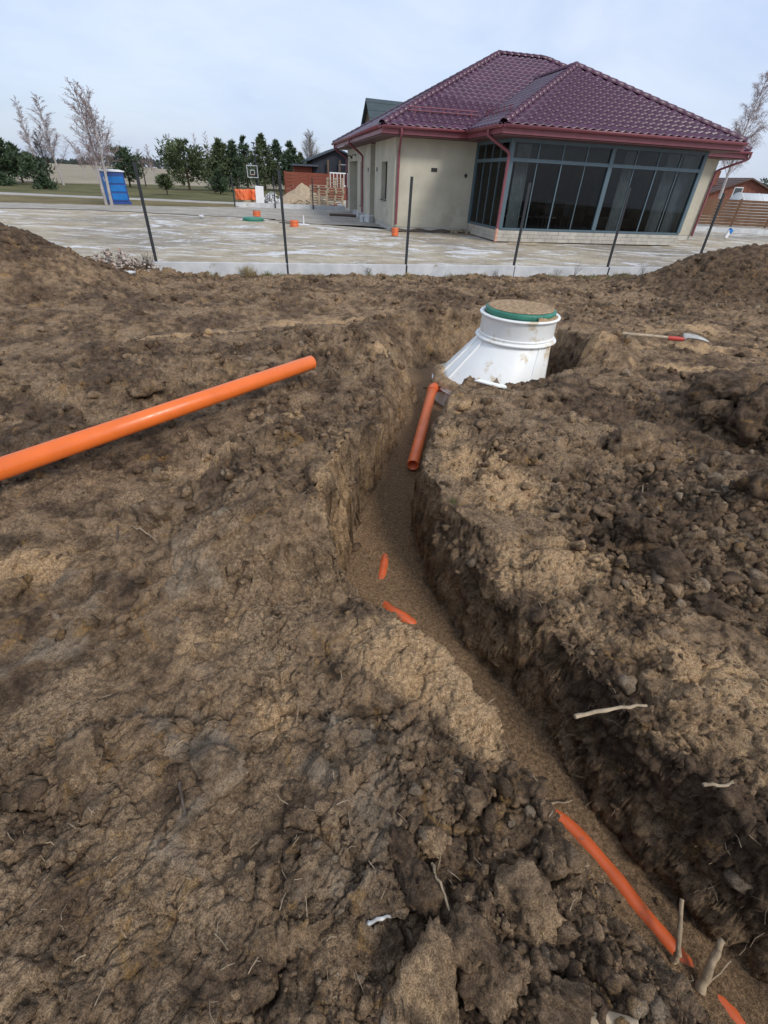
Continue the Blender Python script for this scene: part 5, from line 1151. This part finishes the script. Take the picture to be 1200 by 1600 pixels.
M_TEAL = plain('dark_teal_sheet', (.030, .052, .060), .45, .12, 1.5, .5); M_SLATE = plain('slate_grey_sheet', (.060, .075, .095), .5, .12, 1.5); M_TIMB = plain('brown_timber', (.16, .105, .07), .8, .2, 2, stretch=(1, 1, .2)); M_NAVY = plain('navy_cladding', (.03, .035, .045), .7, .15, 2)
# tall house hidden behind the burgundy roof: its ridge runs to the right
p = at(567, 300, y=52); zr = at(568, 149, y=52).z; zl = at(563, 190, y=52).z
gable_house('rear_house', (p.x+.3, 55, 0), -math.pi/2+.42, 6.5, 9.5, zr-4.6, zr, M_TIMB, M_TEAL, 'tall timber gabled house with dark teal roof behind the burgundy roof', .35)
p = at(522, 292, y=58); zr = at(512, 233, y=58).z
t = gable_house('dark_house', (p.x+.3, 58, 0), .25, 4.8, 8, 3.0, zr, M_NAVY, M_SLATE, 'dark gabled house with a slate roof left of the garage corner', .5, [(.9, 1.7, 1.2, 1.9)])
MB().b2((-1.0, -.5, 0), (-.85, -.35, 3.0)).build('porch_post', M_TIMB, t); MB().b2((.2, -.5, 0), (.35, -.35, 3.0)).build('porch_post', M_TIMB, t); MB().b2((-4.5, -.6, 2.4), (-1.9, 3, 2.55)).build('porch_roof', M_SLATE, t); MB().b2((-4.3, .0, 0), (-2.5, 2.8, 2.4)).build('porch_wall', M_REDW, t)
p = at(533, 303, y=50); t = empty('terrace_railing', (p.x-1.0, 50, .9), .25); tag(t, 'white terrace railing before the dark gabled house', 'railing'); MB().b2((0, 0, 1.0), (2.6, .06, 1.08)).build('handrail', M_WHITEP, t); MB().b2((0, 0, .1), (2.6, .06, .16)).build('bottom_rail', M_WHITEP, t)
for k in range(9): MB().b2((.02+.31*k, .01, .0), (.07+.31*k, .05, 1.0)).build('baluster', M_WHITEP, t)
MB().b2((-.1, -.02, -.9), (2.7, 2.2, 0)).build('terrace_deck', M_REDW, t)
M_BRICK = plain('red_brown_brick', (.20, .085, .06), .9, .2, 2, .1)
p = at(1145, 325, y=64); zr = at(1140, 279, y=64).z
gable_house('brick_house', (p.x+.5, 64, 0), .1, 9, 10, zr*.55, zr, M_BRICK, plain('brown_roof', (.10, .06, .05), .7, .15, 1.5), 'red brick gabled house beyond the brown fence on the right', .5, [(-.8, zr*.62, .9, .9)], (-2.6, 2))
# greenhouse
p = at(1150, 334, y=50); t = empty('greenhouse', (p.x-.5, 50, 0), .15); tag(t, 'low white polytunnel behind the brown fence on the right', 'greenhouse'); n = 10; V_ = []
for k in range(2):
    for i in range(n+1): a_ = math.pi*i/n; V_.append((6*k, -1.3*math.cos(a_), 2.0*math.sin(a_)))
MB().add(V_, [(i, i+1, n+2+i, n+1+i) for i in range(n)]+[tuple(range(n, -1, -1)), tuple(range(n+1, 2*n+2))], True).build('film_cover', plain('white_film', (.62, .64, .63), .5, .08), t)
for k in range(4): MB().tube([(.02+1.99*k, -1.31*math.cos(math.pi*i/n), 2.01*math.sin(math.pi*i/n)) for i in range(n+1)], .03, 5, False).build('hoop_rib', M_WHITEP, t)

# ------------------------------------------------------------------ rubble and weeds by the plinth
rb = pile('rubble_heap', 185, 424, .85, .42, .34, 260, plain('mixed_rubble', (.42, .36, .31), .9, .5, 14, .1, dirt=((.38, .15, .09), 9, .56)), 'low heap of mixed brick and stone rubble at the leftmost post', 7, 'rubble', (.02, .08)); rb.location.z = ground(rb.location.x, rb.location.y)+.02
pile('rubble_twigs', 168, 405, .6, .3, .12, 20, M_TWIG, 'dark scraps on the back of the rubble heap', 8, 'scraps', (.02, .06))
p = on(203, 426, .04); V0, F0 = clod_shape(2, 911, .25); o = link('stone', np_mesh('stone', V0*np.array([.15, .09, .08], np.float32), F0, M_CONC, n=3), None, p); tag(o, 'largest white stone at the front of the rubble heap', 'stone')
M_DRY = plain('dry_grass_blades', (.33, .26, .14), .85, .3, 5, .1); M_GRN = plain('green_grass_blades', (.10, .14, .035), .8, .3, 5, .15)
def blades(mb, c, n, h_, spread, g, wd=.004):
    for k in range(n):
        a_ = g.uniform(0, 6.3); r = spread*math.sqrt(g.random()); b_ = Vector((c[0]+r*math.cos(a_), c[1]+r*math.sin(a_), c[2])); l = h_*g.uniform(.4, 1.1); d = Vector((g.gauss(0, .35), g.gauss(0, .35), 1)).normalized()
        s_ = Vector((math.cos(a_+1.3), math.sin(a_+1.3), 0))*wd; m_ = b_+d*l*.6; e_ = b_+d*l+Vector((d.x, d.y, -.25))*l*.5; mb.add([b_-s_, b_+s_, m_+s_*.7, m_-s_*.7, e_], [(0, 1, 2, 3), (3, 2, 4)])
g = random.Random(21); mb = MB(); mg = MB()
for k in range(230):
    a_ = g.uniform(-4.9, 7.5); c = fl(a_, g.uniform(-.45, -.06)); z = ground(*c)-.01
    if fbm(np.array([[a_*.9, 0, 0]], np.float32), 2)[0] < -.12: continue
    blades(mg if g.random() < .35 else mb, (*c, z), 14, g.choice((.06, .08, .14)), .10, g)
tag(mb.build('dry_weeds', M_DRY), 'dry grass and weeds along the foot of the plinth', 'grass', kind='stuff'); tag(mg.build('green_weeds', M_GRN), 'short green grass along the foot of the plinth', 'grass', kind='stuff')
p = on(388, 430, 0); mb = MB(); blades(mb, (p.x, p.y, p.z), 170, .26, .17, g, .005); tag(mb.build('grass_tuft', M_DRY), 'large dry grass tuft against the plinth left of the second post', 'grass tuft')
for k, (px, py, h_, lb) in enumerate(((897, 432, .36, 'dry branched weed stalk before the plinth below the right glazed bay'), (870, 432, .22, 'low dry weed stalk left of the branched one'), (575, 430, .18, 'dry weed stalk before the plinth left of the third post'), (232, 424, .38, 'dark dry weed bush at the leftmost post'), (775, 433, .16, 'short dark stalk before the plinth under the sunroom corner'), (1003, 433, .25, 'dry weed stalk at the foot of the right soil heap'))):
    p = on(px, py, 0); t = MB(); 
    for q in range(9 if k != 3 else 46):
        d = Vector((g.gauss(0, .35), g.gauss(0, .2), 1)).normalized(); l = h_*g.uniform(.5, 1.1); e_ = p+d*l; t.tube([p, p+d*l*.5+Vector((g.gauss(0, .01), 0, 0)), e_], [.003, .0025, .0015], 3, False)
        for _ in range(3): c_ = p.lerp(e_, g.uniform(.4, .95)); t.tube([c_, c_+Vector((g.gauss(0, .05), g.gauss(0, .04), g.uniform(.01, .07)))], .0015, 3, False)
    tag(t.build('weed_stalk', M_TWIG), lb, 'weed', 'dry weed stalks')
# a few green blades on the trench edge
p = on(705, 785, 0); mb = MB(); blades(mb, (p.x, p.y, p.z), 16, .05, .03, g, .0016); tag(mb.build('grass_tuft', M_GRN), 'few green grass blades on the right trench edge', 'grass tuft')
print('all', time.perf_counter()-T0)
